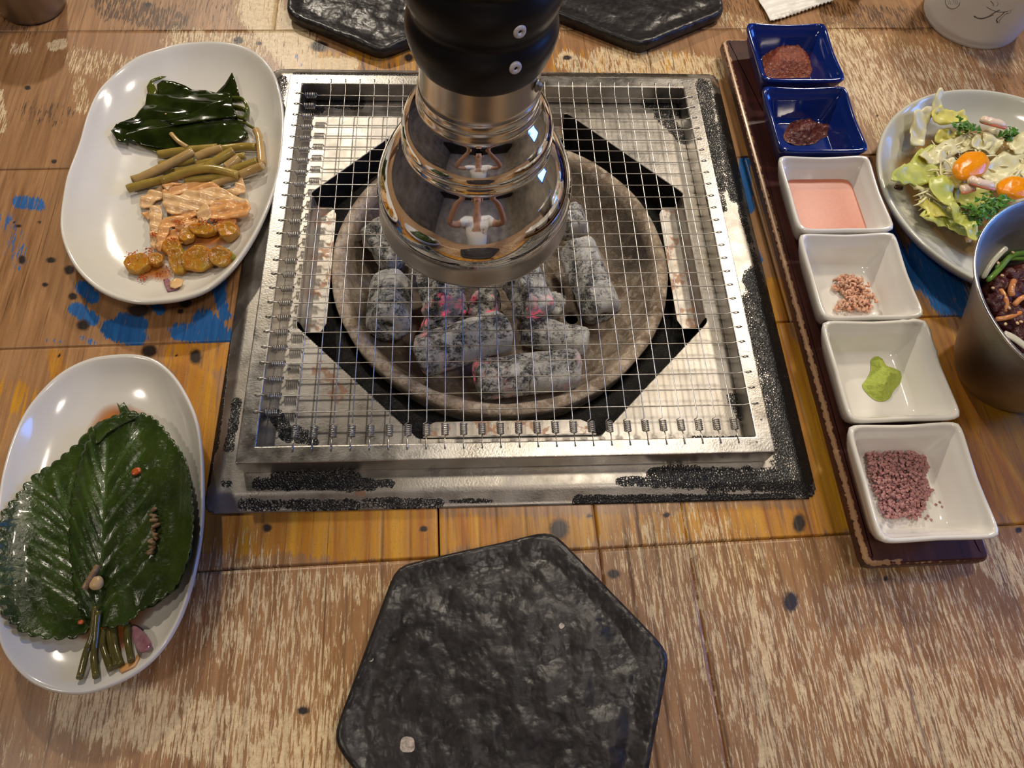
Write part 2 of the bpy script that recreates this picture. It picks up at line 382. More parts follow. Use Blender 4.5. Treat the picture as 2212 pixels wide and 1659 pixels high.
for i, (loc, s, p, c) in enumerate(LAMPS):
    words = ['slim pendant lamp far behind the table on the left', 'pendant lamp behind the table on the right', 'pendant lamp hanging high behind the duct', 'wide pendant lamp to the left of the table', 'widest pendant lamp in front of the table']
    t = empty('pendant_lamp', loc, label=words[i], cat='lamp')
    rr = s / 2 + .03
    v, f = lathe([(rr * .3, .11), (rr * .45, .10), (rr * .8, .05), (rr, .012), (rr * .97, .012), (rr * .75, .05), (rr * .4, .095)], 24)
    link('shade', mesh('shade', v, f), t, DARKW)
    link('cord', mesh('cord', *tube_vf([(0, 0, .10), (0, 0, 1.95 - loc[2])], .004, 6)), t, RUBBER)
# ------------------------------------------------------------------ the diner taking the photograph, mirrored in the hood
def skin(name, joints, edges, mat, parent, sub=2, root=0, shell=0.0):
    me = bpy.data.meshes.new(name); me.from_pydata([j[:3] for j in joints], edges, []); o = bpy.data.objects.new(name, me); C.objects.link(o); o.parent = parent
    bm = bmesh.new(); bm.from_mesh(me); ly = bm.verts.layers.skin.verify(); bm.verts.ensure_lookup_table()
    for i, j in enumerate(joints):
        r = j[3]; bm.verts[i][ly].radius = (r, j[4] if len(j) > 4 else r); bm.verts[i][ly].use_root = (i == root)
    bm.to_mesh(me); bm.free(); sk = o.modifiers.new('s', 'SKIN'); sk.use_smooth_shade = True; sb = o.modifiers.new('b', 'SUBSURF'); sb.levels = sub; sb.render_levels = sub
    me.materials.append(mat)
    dg = bpy.context.evaluated_depsgraph_get(); dg.update(); ev = o.evaluated_get(dg); m2 = bpy.data.meshes.new_from_object(ev); m2.name = name
    o.modifiers.clear(); o.data = m2; m2.polygons.foreach_set('use_smooth', [True] * len(m2.polygons))
    if not m2.materials: m2.materials.append(mat)
    return o
SKINM = plain('skin', (.52, .30, .20), .45, 0, .08, 40, .05); SHIRT = plain('white_cotton', (.78, .78, .78), .8, 0, .03, 40, .3, .002); DENIM = plain('dark_trousers', (.03, .035, .05), .8); HAIRM = plain('black_hair', (.012, .010, .009), .4)
pr = empty('person', (-.03, -.80, FZ), label='person in a white short-sleeved t-shirt leaning in with a phone, mirrored in the steel hood', cat='person')
px_, py_, pz_ = 0, .80, -FZ
def rel(x, y, z): return (x + .03, y + .80, z - FZ)
J = [rel(-.03, -.86, -.24) + (.13, .10), rel(-.03, -.84, -.08) + (.12, .095), rel(-.03, -.80, .10) + (.14, .10), rel(-.03, -.77, .26) + (.12, .085), rel(-.03, -.74, .35) + (.05, .05), rel(-.03, -.70, .42) + (.048, .05)]
Ed = [(0, 1), (1, 2), (2, 3), (3, 4), (4, 5)]
J += [rel(-.03, -.675, .50) + (.070, .085), rel(-.03, -.67, .575) + (.066, .085)]; Ed += [(5, 6), (6, 7)]
for sd in (-1, 1):
    b = len(J); X = -.03
    J += [rel(X + sd * .155, -.76, .29) + (.055,), rel(X + sd * .265, -.67, .22) + (.045,), rel(X + sd * .315, -.585, .22) + (.038,), rel(X + sd * .215, -.48, .33) + (.032,), rel(X + sd * .112, -.40, .415) + (.022, .016), rel(X + sd * .105, -.385, .445) + (.030, .013)]
    Ed += [(3, b), (b, b + 1), (b + 1, b + 2), (b + 2, b + 3), (b + 3, b + 4), (b + 4, b + 5)]
    for q in range(4):
        z = .430 + q * .016; J += [rel(X + sd * .100, -.372 , z) + (.0085,), rel(X + sd * .090, -.355, z + .004) + (.008,), rel(X + sd * (.072), -.352, z + .003) + (.0072,)]; n_ = len(J); Ed += [(b + 5, n_ - 3), (n_ - 3, n_ - 2), (n_ - 2, n_ - 1)]
    J += [rel(X + sd * .092, -.398, .432) + (.010,), rel(X + sd * .074, -.392, .440) + (.008,)]; n_ = len(J); Ed += [(b + 5, n_ - 2), (n_ - 2, n_ - 1)]
    b = len(J); J += [rel(X + sd * .10, -.84, -.27) + (.085,), rel(X + sd * .14, -.45, -.27) + (.062,), rel(X + sd * .15, -.44, -.66) + (.042,), rel(X + sd * .155, -.36, -.72) + (.036,), rel(X + sd * .16, -.27, -.735) + (.026,)]
    Ed += [(0, b), (b, b + 1), (b + 1, b + 2), (b + 2, b + 3), (b + 3, b + 4)]
skin('body', J, Ed, SKINM, pr)
SJ = [J[0][:3] + (.150, .118), J[1][:3] + (.140, .112), J[2][:3] + (.158, .118), J[3][:3] + (.135, .100)]; SE = [(0, 1), (1, 2), (2, 3)]
for sd in (-1, 1): b = len(SJ); SJ += [rel(-.03 + sd * .155, -.76, .29) + (.070,), rel(-.03 + sd * .245, -.69, .235) + (.060,)]; SE += [(3, b), (b, b + 1)]
skin('t_shirt', SJ, SE, SHIRT, pr)
TJ = [J[0][:3] + (.152, .125)]; TE = []
for sd in (-1, 1): b = len(TJ); TJ += [rel(-.03 + sd * .10, -.84, -.27) + (.098,), rel(-.03 + sd * .14, -.45, -.27) + (.075,), rel(-.03 + sd * .15, -.44, -.64) + (.056,)]; TE += [(0, b), (b, b + 1), (b + 1, b + 2)]
skin('trousers', TJ, TE, DENIM, pr)
def part_blob(name, c, rad, mat, amp=.05, cut=None):
    bm = bmesh.new(); bmesh.ops.create_icosphere(bm, subdivisions=3, radius=1)
    for p in bm.verts:
        k = 1 + amp * mn.noise(p.co * 3); p.co = Vector((p.co.x * rad[0] * k, p.co.y * rad[1] * k, p.co.z * rad[2] * k))
    if cut: bmesh.ops.delete(bm, geom=[p for p in bm.verts if cut(p.co)], context='VERTS')
    me = bpy.data.meshes.new(name); bm.to_mesh(me); bm.free(); return link(name, me, pr, mat, True, rel(*c))
part_blob('hair', (-.03, -.685, .565), (.082, .098, .095), HAIRM, .08, lambda p: p.y > .045 and p.z < .045 or p.z < -.055)
for sd in (-1, 1):
    part_blob('ear', (-.03 + sd * .076, -.675, .525), (.010, .020, .030), SKINM); e_ = part_blob('eye', (-.03 + sd * .030, -.597, .540), (.013, .007, .009), SHIRT, 0); part_blob('iris', (-.03 + sd * .030, -.5915, .540), (.005, .003, .005), HAIRM, 0)
part_blob('nose', (-.03, -.588, .520), (.013, .018, .022), SKINM); part_blob('mouth', (-.03, -.592, .487), (.024, .008, .007), plain('lips', (.40, .14, .12), .4), .02)
ph_ = bpy.data.objects.new('phone', bevel(mesh('phone', *box_vf(-.078, .078, -.037, .037, .010, .018)), .003, 2)); C.objects.link(ph_); ph_.data.materials.append(RUBBER)
ph_.matrix_world = mw.copy(); tag(ph_, 'black phone held level above the table, mirrored in the steel hood', 'phone')
stl = empty('stool', (-.03, -.88, FZ), label='round dark stool the person sits on in front of the table', cat='stool')
link('seat', mesh('seat', *lathe([(.0001, .36), (.17, .36), (.18, .375), (.18, .385), (.17, .40), (.0001, .40)], 32)), stl, DARKW)
for k in range(4): a_ = PI / 4 + k * PI / 2; link('leg', mesh('leg', *tube_vf([(.12 * math.cos(a_), .12 * math.sin(a_), .362), (.17 * math.cos(a_), .17 * math.sin(a_), 0)], .014, 8)), stl, DARKW)
# ------------------------------------------------------------------ table
ROT = .028
table = empty('table', (0, 0, 0), ROT, label='worn wooden table of reclaimed boards with flaking blue and yellow paint', cat='table')
ROWS = [-.600, -.5614, -.3979, -.2344, -.0719, .0935, .2575, .421, .58]
CUTS = {0: [-.3, .1], 1: [-.2, .25], 2: [-.25, .14], 3: [-.059, .043, .101, .29], 4: [-.115, .21], 5: [.146], 6: [-.2, .08, .33], 7: [-.1, .22]}
CUTS[2] = [-.34, .043, .101]
KNOTS = [(60,190,7,5),(117,349,6,5),(47,561,8,10),(110,562,11,6),(150,583,12,10),(97,615,7,5),(157,640,10,8),(300,670,26,15),(180,702,14,12),(400,655,15,11),(390,672,7,6),
  (322,758,17,14),(422,770,13,17),(381,767,4,3),(577,1140,10,9),(915,1142,9,7),(1208,1143,21,22),(1273,1114,6,5),(1727,1130,14,20),(1708,1300,16,22),(1325,1240,14,10),(515,88,11,8),
  (690,100,20,12),(2200,1145,8,7),(1913,1250,5,6),(655,1535,14,9),(85,480,4,3),(30,480,3,3),(40,488,8,3),(128,768,3,5),(883,125,10,9),(560,94,7,4),(1225,125,10,5),(1440,1112,8,6),(1895,250,3,3),(1990,880,6,9),(320,10,8,5)]
YEL = [(390,765,460,765,45,.7),(120,770,130,830,22,.65),(30,850,90,900,40,.55),(420,830,440,1100,50,.85),(430,1140,560,1160,50,.95),(560,1130,920,1160,60,1.15),(930,1150,1260,1150,40,.72),(1290,1140,1460,1140,40,.55),
  (1480,1130,1760,1130,40,.75),(1690,760,1800,1120,40,.95),(1670,620,1700,800,22,.8),(2120,880,2212,1000,90,.95),(2000,720,2080,900,60,.7),(2120,1040,2212,1080,60,.85),(650,135,900,135,30,.55),(1200,130,1500,140,30,.5),(1600,260,1640,420,10,.5)]
BLU = [(40,436,85,442,16,.75),(20,480,40,560,28,.42),(178,622,200,640,17,.9),(165,668,200,690,16,.9),(175,730,205,740,8,.5),(240,712,295,728,23,.95),(265,695,300,700,20,.95),(330,650,345,670,12,.9),
  (385,715,460,725,22,.85),(440,690,480,730,26,.9),(470,620,486,680,14,.9),(455,590,480,610,14,.7),(1608,350,1618,450,12,1.0),(1622,520,1640,560,9,.8),(1930,560,1960,600,36,.9),(1990,560,2050,640,48,.85),(2040,650,2080,670,20,.7),(1900,480,1930,540,25,.8),(100,735,140,738,6,.4),(640,120,650,140,6,.5)]
PALE = [(115,100,135,95,13,.8),(30,105,60,105,14,.55),(170,130,330,160,34,.52),(380,90,560,100,34,.60),(560,20,640,110,55,.85),(650,140,760,140,18,.9),(700,150,640,120,16,.9),(170,180,180,230,20,.5),(0,200,6,280,10,.6),
  (240,250,200,330,14,.40),(1300,130,1540,150,34,.62),(1220,130,1270,150,24,.62),(1820,110,1960,300,70,.60),(1960,160,2100,200,60,.5),(1800,80,2212,140,30,.42),(520,1300,720,1600,150,.50),(180,1520,700,1640,90,.64),(480,1260,820,1270,40,.5),(1480,1230,1800,1600,190,.50),
  (1900,1300,2212,1500,170,.46),(2120,1180,2200,1250,50,.62),(1900,1500,2212,1650,120,.60),(1290,1200,1460,1260,50,.40),(1000,20,1200,60,30,.4),(1560,40,1640,60,20,.5),(1640,1330,1660,1640,30,.62)]
STAIN = [(230,10,380,50,34,.62),(250,40,600,10,40,.40),(60,240,140,250,30,.45),(0,20,60,60,30,.45),(1580,10,1640,40,40,.5),(1800,30,2000,50,34,.55),(2030,140,2200,190,40,.45),(2060,180,2212,200,30,.45),(480,1250,700,1650,250,.30),(1470,1200,1900,1650,260,.33),(1900,1280,2212,1650,200,.34),(1520,1180,1560,1220,50,.4),
  (1240,140,1260,160,22,.6),(700,130,900,140,30,.42),(1290,110,1300,150,14,.5),(1990,600,2080,640,60,.35),(2080,900,2160,1050,26,.5),(0,1450,100,1659,80,.35)]
def wood_fields(me, V, tone, row):
    ca, sa = math.cos(ROT), math.sin(ROT)
    wx, wy = V[:, 0] * ca - V[:, 1] * sa, V[:, 0] * sa + V[:, 1] * ca
    u, v = PRv(wx, wy)
    k = np.zeros(len(V))
    for (a, b, ru, rv) in KNOTS: k = np.maximum(k, np.clip(1.5 - np.hypot((u - a) / ru, (v - b) / rv), 0, 1))
    y = field(u, v, YEL) if row in (3, 5, 4) else np.zeros(len(V))
    if row == 4: y *= (u > 1580)
    if row == 3: y = np.maximum(y, .24)
    bl = field(u, v, BLU) if row in (4, 3, 5) else np.zeros(len(V))
    if row != 4: bl *= .0 if row == 3 else 1.0
    pl = field(u, v, PALE); st = field(u, v, STAIN)
    out = (u < -60) | (u > 2272) | (v < -60) | (v > 1719)
    pl = np.where(out, .42, pl); st = np.where(out, .3, st)
    if row == 2 or row <= 1: pl = np.maximum(pl, .34)
    g = np.zeros(len(V))
    if row in (2, 3):
        rg = random.Random(5)
        xs = [.043 + .0088 * i + rg.uniform(-.0015, .0015) for i in range(1, 22)] + ([-.052 + .0165 * i + rg.uniform(-.003, .003) for i in range(6)] + [-.19 + .023 * i + rg.uniform(-.005, .005) for i in range(6)])
        for i, x in enumerate(xs): g = np.maximum(g, np.clip(1.1 - np.abs(V[:, 0] - x - .0004 * np.sin(V[:, 1] * 60 + i)) / .0009, 0, 1) * rg.choice([.35, .5, 1]))
    for n_, a in (('tone', np.full(len(V), tone)), ('pale', pl), ('yellow', y), ('blue', bl), ('knot', k), ('stain', st), ('groove', g)): attr(me, n_, a)
tones = random.Random(11)
for r in range(len(ROWS) - 1):
    y0, y1 = ROWS[r], ROWS[r + 1]; xs_ = [-.66] + sorted(CUTS[r]) + [.70]
    for j in range(len(xs_) - 1):
        x0, x1 = xs_[j], xs_[j + 1]
        step = .0016 if 2 <= r <= 6 else .012
        e = .0004
        gx = np.r_[x0 + e, x0 + e * 1.6, np.arange(x0 + .002, x1 - .002, step), x1 - e * 1.6, x1 - e]
        gy = np.r_[y0 + e, y0 + e * 1.6, np.arange(y0 + .002, y1 - .002, step), y1 - e * 1.6, y1 - e]
        Z = np.zeros((len(gx), len(gy))); Z[0, :] = Z[-1, :] = -.022; Z[:, 0] = Z[:, -1] = -.022
        dz = tones.uniform(-.0003, .0002); Z[1:-1, 1:-1] = dz
        keep = None
        cx = (gx[:-1] + gx[1:]) / 2; cy = (gy[:-1] + gy[1:]) / 2; CX, CY = np.meshgrid(cx, cy, indexing='ij')
        keep = ~((np.abs(CX) < .178) & (np.abs(CY) < .178))
        if not keep.any(): continue
        me, V = np_grid('plank', gx, gy, Z, keep)
        wood_fields(me, V, tones.uniform(.05, .5) + (.3 if r in (2,) else 0), r)
        link('plank', me, table, WOOD, False)
v, f = merge([box_vf(-.62, -.56, -.57, -.51, FZ, -.05), box_vf(.60, .66, -.57, -.51, FZ, -.05), box_vf(-.62, -.56, .48, .54, FZ, -.05), box_vf(.60, .66, .48, .54, FZ, -.05)])
for i in range(4): link('leg', bevel(mesh('leg', v[i * 8:i * 8 + 8], box_vf(0, 1, 0, 1, 0, 1)[1]), .004), table, DARKW, False)
link('apron', mesh('apron', *merge([box_vf(-.60, .64, -.56, -.54, -.1, -.022), box_vf(-.60, .64, .51, .53, -.1, -.022), box_vf(-.61, -.59, -.54, .51, -.1, -.022), box_vf(.63, .65, -.54, .51, -.1, -.022)])), table, DARKW, False)

# ------------------------------------------------------------------ grill inset: plate, octagonal pit, tabs, liner
inset = empty('grill_inset', (0, 0, 0), label='square stainless grill surround with peeling black enamel set into the table', cat='grill')
COATS = [(640,157,1480,157,8,1.0),(606,175,600,250,16,.70),(1560,210,1592,420,17,1.25),(1518,190,1552,400,20,.80),(1556,420,1562,450,10,.6),(1597,430,1640,580,9,.75),(1632,600,1745,1020,24,1.3),(1640,660,1722,1030,42,.82),(1740,1040,1750,1060,14,1.2),
  (1420,1030,1700,1035,24,.85),(1340,1040,1420,1040,10,.7),(1250,1078,1715,1074,11,1.1),(600,1035,760,1035,19,1.1),(560,1045,800,1047,14,1.0),(800,1044,845,1044,8,.8),(520,1088,950,1083,12,.68),(485,1043,495,1045,7,.7),(970,1079,1060,1079,5,.6),
  (492,640,484,700,6,.6),(482,720,458,960,12,1.15),(452,960,442,1040,8,1.15),(512,870,495,965,12,.85),(700,213,770,222,17,1.05),(665,230,690,235,12,.9),(1400,220,1480,240,16,.85),(1430,250,1480,300,16,.75),(598,900,620,940,16,.9),(620,945,680,955,10,.9),(640,925,660,935,8,.7),
  (1602,850,1616,930,9,.95),(1580,860,1600,900,12,.6),(1500,948,1590,950,8,.75),(1480,190,1500,200,14,.8)]
n = 270
xs = np.linspace(-.2022, .2002, n); ys = np.linspace(-.2042, .2002, n); CXp, CYp = -.001, -.002
X, Y = np.meshgrid(xs, ys, indexing='ij')
q = np.maximum(np.abs(X - CXp), np.abs(Y - CYp))
corner = np.hypot(np.maximum(np.abs(X - CXp) - .190, 0), np.maximum(np.abs(Y - CYp) - .190, 0))
Z = .006 - .0052 * np.clip(corner - .001, 0, .010) / .010
cx = (X[:-1, :-1] + X[1:, 1:]) / 2; cy = (Y[:-1, :-1] + Y[1:, 1:]) / 2
OX, OY = -.0048, -.0075
ax_, ay_ = np.abs(cx - OX), np.abs(cy - OY)
cc = np.hypot(np.maximum(np.abs(cx - CXp) - .190, 0), np.maximum(np.abs(cy - CYp) - .190, 0))
octo = np.maximum(np.maximum(ax_, ay_), (ax_ + ay_) - .062)      # <= .15 inside
def corners(F, fn): return fn(fn(F[:-1, :-1], F[1:, 1:]), fn(F[1:, :-1], F[:-1, 1:]))
OC = np.maximum(np.maximum(np.abs(X - OX), np.abs(Y - OY)), np.abs(X - OX) + np.abs(Y - OY) - .062)
keep = (corners(OC, np.maximum) > .1503) & (cc < .0125)
me, V = np_grid('plate', xs, ys, Z, keep)
# pull the inner boundary exactly onto the octagon
co = V.copy(); a, b = np.abs(co[:, 0] - OX), np.abs(co[:, 1] - OY); o_ = np.maximum(np.maximum(a, b), a + b - .062)
sel = o_ < .1500
for i in np.where(sel)[0]:
    sx, sy = np.sign(co[i, 0] - OX), np.sign(co[i, 1] - OY); aa, bb = a[i], b[i]
    if aa + bb - .062 >= max(aa, bb): d = (.212 - aa - bb) / 2; aa += d; bb += d
    elif aa > bb: aa = .150
    else: bb = .150
    co[i, 0] = OX + sx * aa; co[i, 1] = OY + sy * bb
me.vertices.foreach_set('co', co.astype(np.float32).reshape(-1)); me.update()
u, v = PRv(co[:, 0], co[:, 1], .006)
attr(me, 'coat', field(u, v, COATS)); attr(me, 'rust', field(u, v, [(690, 800, 730, 850, 26, .6), (770, 1062, 785, 1066, 7, .9), (660, 212, 670, 216, 9, .8), (1590, 700, 1600, 760, 10, .4), (1545, 165, 1560, 175, 12, .5)]))
pl = link('surround_plate', me, inset, PLATE)
sm = pl.modifiers.new('thick', 'SOLIDIFY'); sm.thickness = .0012; sm.offset = -1
# octagon inner wall
ov = [(.15, -.062), (.15, .062), (.062, .15), (-.062, .15), (-.15, .062), (-.15, -.062), (-.062, -.15), (.062, -.15)]
v, f = [], []
for z, s in ((.0055, 1.0), (-.012, 1.0), (-.03, .985)):
    for x, y in ov: v.append((OX + x * s, OY + y * s, z))
for i in range(2):
    for k in range(8): f.append((i * 8 + k, i * 8 + (k + 1) % 8, i * 8 + 8 + (k + 1) % 8, i * 8 + 8 + k))
link('pit_wall', mesh('pit_wall', v, f), inset, PIT, False)
v, f = lathe([(.168, -.028), (.150, -.024), (.139, -.020), (.132, -.026), (.128, -.05), (.120, -.075), (.0, -.078)], 72, -.005, -.003)
for i, p in enumerate(v): v[i] = (p[0], p[1], p[2] + .0015 * nz(p[0] * 60, p[1] * 60))
link('pit_liner', mesh('pit_liner', v, f), inset, PIT)
# four folded tabs, one on each short side
def tab(ang, L=.0585):
    h = L; p = [(-h, 0, .006), (-h, 0, -.004), (-h + .004, .0, -.006)]
    prof = [(0.0, .0066), (.0008, .0040), (.0016, -.0060), (.0040, -.0085), (.0175, -.0088)]
    v, f = [], []; m = 17
    for (d, z) in prof:
        for k in range(m):
            s = -h + 2 * h * k / (m - 1); inset_ = 0
            if d > .010:
                e = h - abs(s)
                if e < .004: inset_ = (.004 - math.sqrt(max(0, .004 ** 2 - (.004 - e) ** 2))) * .9
            v.append((s, -(d - inset_) + 0.0, z))
    for i in range(len(prof) - 1):
        for k in range(m - 1): f.append((i * m + k, i * m + k + 1, (i + 1) * m + k + 1, (i + 1) * m + k))
    me = mesh('tab', v, f)
    attr(me, 'coat', [0] * len(v)); attr(me, 'rust', [.45 + .5 * nz(p[0] * 60, p[1] * 90) if p[2] < -.004 else 0 for p in v])
    o = link('folded_tab', me, inset, PLATE, False)
    o.rotation_euler = (0, 0, ang); d = .150
    o.location = (OX - math.sin(ang) * d, OY + math.cos(ang) * d, 0)
    m2 = o.modifiers.new('t', 'SOLIDIFY'); m2.thickness = .001
for a in (0, PI / 2, PI, -PI / 2): tab(a)

# ------------------------------------------------------------------ fire bowl
BX, BY = -.005, -.0015
bowl = empty('fire_bowl', (0, 0, 0), label='round ash-stained cast iron charcoal bowl under the wire grill', cat='fire bowl')
prof = [(.128, -.050), (.1315, -.022), (.1332, -.0115), (.1325, -.0095), (.1300, -.0090), (.1255, -.0095), (.1235, -.0115), (.1205, -.018), (.113, -.029), (.104, -.038), (.0945, -.0425)]
v, f = lathe(prof, 96, BX, BY)
v = [(p[0] + .0006 * nz(p[0] * 50, p[1] * 50, 3), p[1] + .0006 * nz(p[0] * 50, p[1] * 50, 8), p[2] + .0007 * nz(p[0] * 45, p[1] * 45, 1)) for p in v]
me = mesh('bowl_wall', v, f)
attr(me, 'soot', [max(0, min(1, (1.1 if (p[2] < -.012 and (p[1] > .0 or p[0] < -.06)) else (.45 if p[2] < -.013 else 0)) * (.7 + .5 * nz(p[0] * 20, p[1] * 20)))) for p in v])
link('bowl_wall', me, bowl, CAST)
outer = [(BX + .0950 * math.cos(2 * PI * k / 96), BY + .0950 * math.sin(2 * PI * k / 96)) for k in range(96)]
holes = []
for (uu, vv) in ((985, 822), (1235, 688), (1118, 862), (770, 560), (1300, 600), (880, 840), (1290, 450), (1000, 500), (1100, 450)):
    x, y, _ = P(uu, vv, -.0425)
    if math.hypot(x - BX, y - BY) < .085: holes.append((x, y))
vv_, ee_ = [Vector(p) for p in outer], [(k, (k + 1) % 96) for k in range(96)]
for hx, hy in holes:
    b = len(vv_); vv_ += [Vector((hx + .0055 * math.cos(2 * PI * k / 14), hy + .0055 * math.sin(2 * PI * k / 14))) for k in range(14)]; ee_ += [(b + k, b + (k + 1) % 14) for k in range(14)]
for i in range(-12, 13):
    for j in range(-12, 13):
        x, y = BX + i * .008, BY + j * .008
        if math.hypot(x - BX, y - BY) < .091 and all(math.hypot(x - a, y - b) > .008 for a, b in holes): vv_.append(Vector((x, y)))
o2, _, fc, *_ = delaunay_2d_cdt(vv_, ee_, [], 1, 1e-6)
fc = [q for q in fc if all(math.hypot(sum(o2[i].x for i in q) / 3 - a, sum(o2[i].y for i in q) / 3 - b) > .0054 for a, b in holes)]
me = mesh('bowl_floor', [(p.x, p.y, -.0425 + .0008 * nz(p.x * 80, p.y * 80)) for p in o2], fc); attr(me, 'soot', [.3] * len(o2))
fo = link('perforated_floor', me, bowl, CAST); sm = fo.modifiers.new('t', 'SOLIDIFY'); sm.thickness = .004; sm.offset = -1

# ------------------------------------------------------------------ charcoal
def coal(a, b, za, zb, R, label, hole=True, glow=(0, 0), six=.05, seed=0, cut=0.0, rough=1.0):
    A, B = Vector(P(a[0], a[1], za)), Vector(P(b[0], b[1], zb)); ax = (B - A).normalized(); L = (B - A).length
    base = (A + B) / 2
    o = empty('charcoal_briquette', base) if False else None
    s = ax.cross(Vector((0, 0, 1))).normalized(); w = s.cross(ax)
    seg, nl = 48, 26; v, f, gl = [], [], []
    rings = []
    for i in range(nl + 1):
        t = i / nl; edge = min(t, 1 - t) * L; rr = R * (1 - .28 * max(0, 1 - edge / (.22 * R)) ** 2.0)
        rings.append((t * L, rr, 0))
    if hole:
        rings = [(.55 * L, R * .24, 1), (R * .25, R * .26, 1), (0.0005, R * .30, 1), (-.0006, R * .5, 0)] + rings + [(L + .0006, R * .5, 0), (L - .0005, R * .30, 1), (L - R * .25, R * .26, 1), (.55 * L, R * .24, 1)]
    else: rings = [(-.001, R * .04, 0), (-.0012, R * .45, 0)] + rings + [(L + .0012, R * .45, 0), (L + .001, R * .04, 0)]
    for (d, rr, inn) in rings:
        for k in range(seg):
            an = 2 * PI * k / seg; hx = 1 + six * math.cos(6 * an + seed)
            dist = rr * hx if not inn else rr
            p = A + ax * (d + (cut * R * math.cos(an + seed) * (1 if d < L / 2 else -1) * (rr / R) if not inn else 0)) + (s * math.cos(an) + w * math.sin(an)) * dist
            n3 = Vector((p.x * 90 + seed * 3.1, p.y * 90, p.z * 90)); dd = mn.noise(n3) * .0011 * rough + mn.noise(n3 * 3.3) * .00055 * rough
            dirn = (s * math.cos(an) + w * math.sin(an)) if rr > .6 * R else (ax if d > L / 2 else -ax)
            p = p + dirn * dd; v.append(p - base)
            tt = d / L; g = glow[0] * max(0, 1 - tt / .35) + glow[1] * max(0, 1 - (1 - tt) / .35); g *= max(0, .5 + 1.6 * mn.noise(n3 * .6 + Vector((5, 5, 5)))); gl.append(min(1, g))
    for i in range(len(rings) - 1):
        for k in range(seg):
            q = i * seg; f.append((q + k, q + (k + 1) % seg, q + seg + (k + 1) % seg, q + seg + k))
    f.append(tuple(range(seg))[::-1]); f.append(tuple(range((len(rings) - 1) * seg, len(rings) * seg)))
    me = mesh('charcoal', v, f); attr(me, 'glow', gl)
    o = link('charcoal_briquette', me, None, COAL, True, base); tag(o, label, 'charcoal', 'charcoal briquettes in the fire bowl'); return o
coal((845, 612), (838, 708), -.026, -.009, .0165, 'upright grey ash-covered hollow charcoal log at the left with its open end toward the viewer', True, (0, 0), .03, 1)
coal((905, 772), (1092, 712), -.014, -.012, .0158, 'pale ash-covered charcoal log lying slantwise in the front middle of the bowl', True, (.35, 0), .04, 2, .25)
coal((1028, 822), (1252, 795), -.010, -.010, .0150, 'whitest charcoal log lying nearest the bowl rim at the front', True, (.45, .1), .03, 3, -.15)
coal((948, 590), (962, 682), -.010, -.012, .0170, 'broken charcoal chunk with red glowing cracks just left under the hood rim', False, (.2, 1.0), .12, 4, .3, 2)
coal((1118, 580), (1160, 680), -.010, -.011, .0160, 'dark charcoal chunk with glowing red tip under the hood rim at the right', False, (.1, 1.2), .12, 5, -.3, 2)
coal((1245, 532), (1303, 682), -.016, -.018, .0158, 'long grey charcoal log leaning on the right side of the bowl', True, (0, 0), .06, 6)
coal((1125, 712), (1268, 742), -.026, -.028, .0125, 'dull charcoal log half hidden behind the whitest log', True, (0, 0), .03, 7)
coal((1180, 655), (1212, 672), -.026, -.027, .0110, 'small grey charcoal lump tucked between the glowing chunk and the long right log', False, (0, 0), .1, 8, .2, 2)
coal((818, 500), (868, 562), -.018, -.016, .0150, 'black and white charcoal lump with a pink ember behind the upright left log', False, (.8, 0), .10, 9, .3, 2)
coal((1020, 650), (1072, 672), -.028, -.028, .0150, 'deep glowing charcoal in the middle between the two chunks', False, (1.4, 1.4), .1, 10, .2, 1.5)
coal((915, 700), (985, 716), -.028, -.030, .0150, 'purplish glowing charcoal underneath the left broken chunk', False, (1.3, .6), .1, 11, .2, 1.5)
coal((1222, 450), (1242, 505), -.016, -.020, .0125, 'grey charcoal lump behind the long right log beside the hood', False, (0, 0), .1, 12, .2, 2)
coal((900, 480), (1000, 520), -.018, -.018, .0155, 'charcoal log hidden under the left half of the hood', True, (.3, .4), .04, 13)
coal((1090, 450), (1150, 540), -.018, -.018, .0155, 'charcoal log hidden under the right half of the hood', True, (.3, .4), .04, 14)

# ------------------------------------------------------------------ wire grill
grill = empty('wire_grill', (0, 0, 0), label='square stainless grill rack of thin sprung wires over the charcoal', cat='grill rack')
FX, FY, FO, FI = -.0055, -.0063, .173, .1615
def frame_vf():
    v, f = [], []
    lv = [(FO, .0065), (FO, .024), (FI, .024), (FI, .0065)]
    for h, z in lv:
        for sx, sy in ((-1, -1), (1, -1), (1, 1), (-1, 1)): v.append((FX + sx * h, FY + sy * h, z))
    for i in range(4):
        j = (i + 1) % 4
        for k in range(4): f.append((i * 4 + k, i * 4 + (k + 1) % 4, j * 4 + (k + 1) % 4, j * 4 + k))
    return v, f
link('frame', bevel(mesh('frame', *frame_vf()), .0011, 3), grill, FRAME_M, False)
WR = .00042
def spring_vf(kind_len=.0080, R=.0022, turns=6):
    pts = [( .0, R * math.sin(0), R) ] ; pts = []
    n_ = turns * 10
    for i in range(n_ + 1):
        a = 2 * PI * turns * i / n_; pts.append((kind_len * (i / n_ - .5), R * math.cos(a), R * math.sin(a)))
    return tube_vf(pts, WR, 5)
sp_me = mesh('tension_spring', *spring_vf())
S1 = .0040
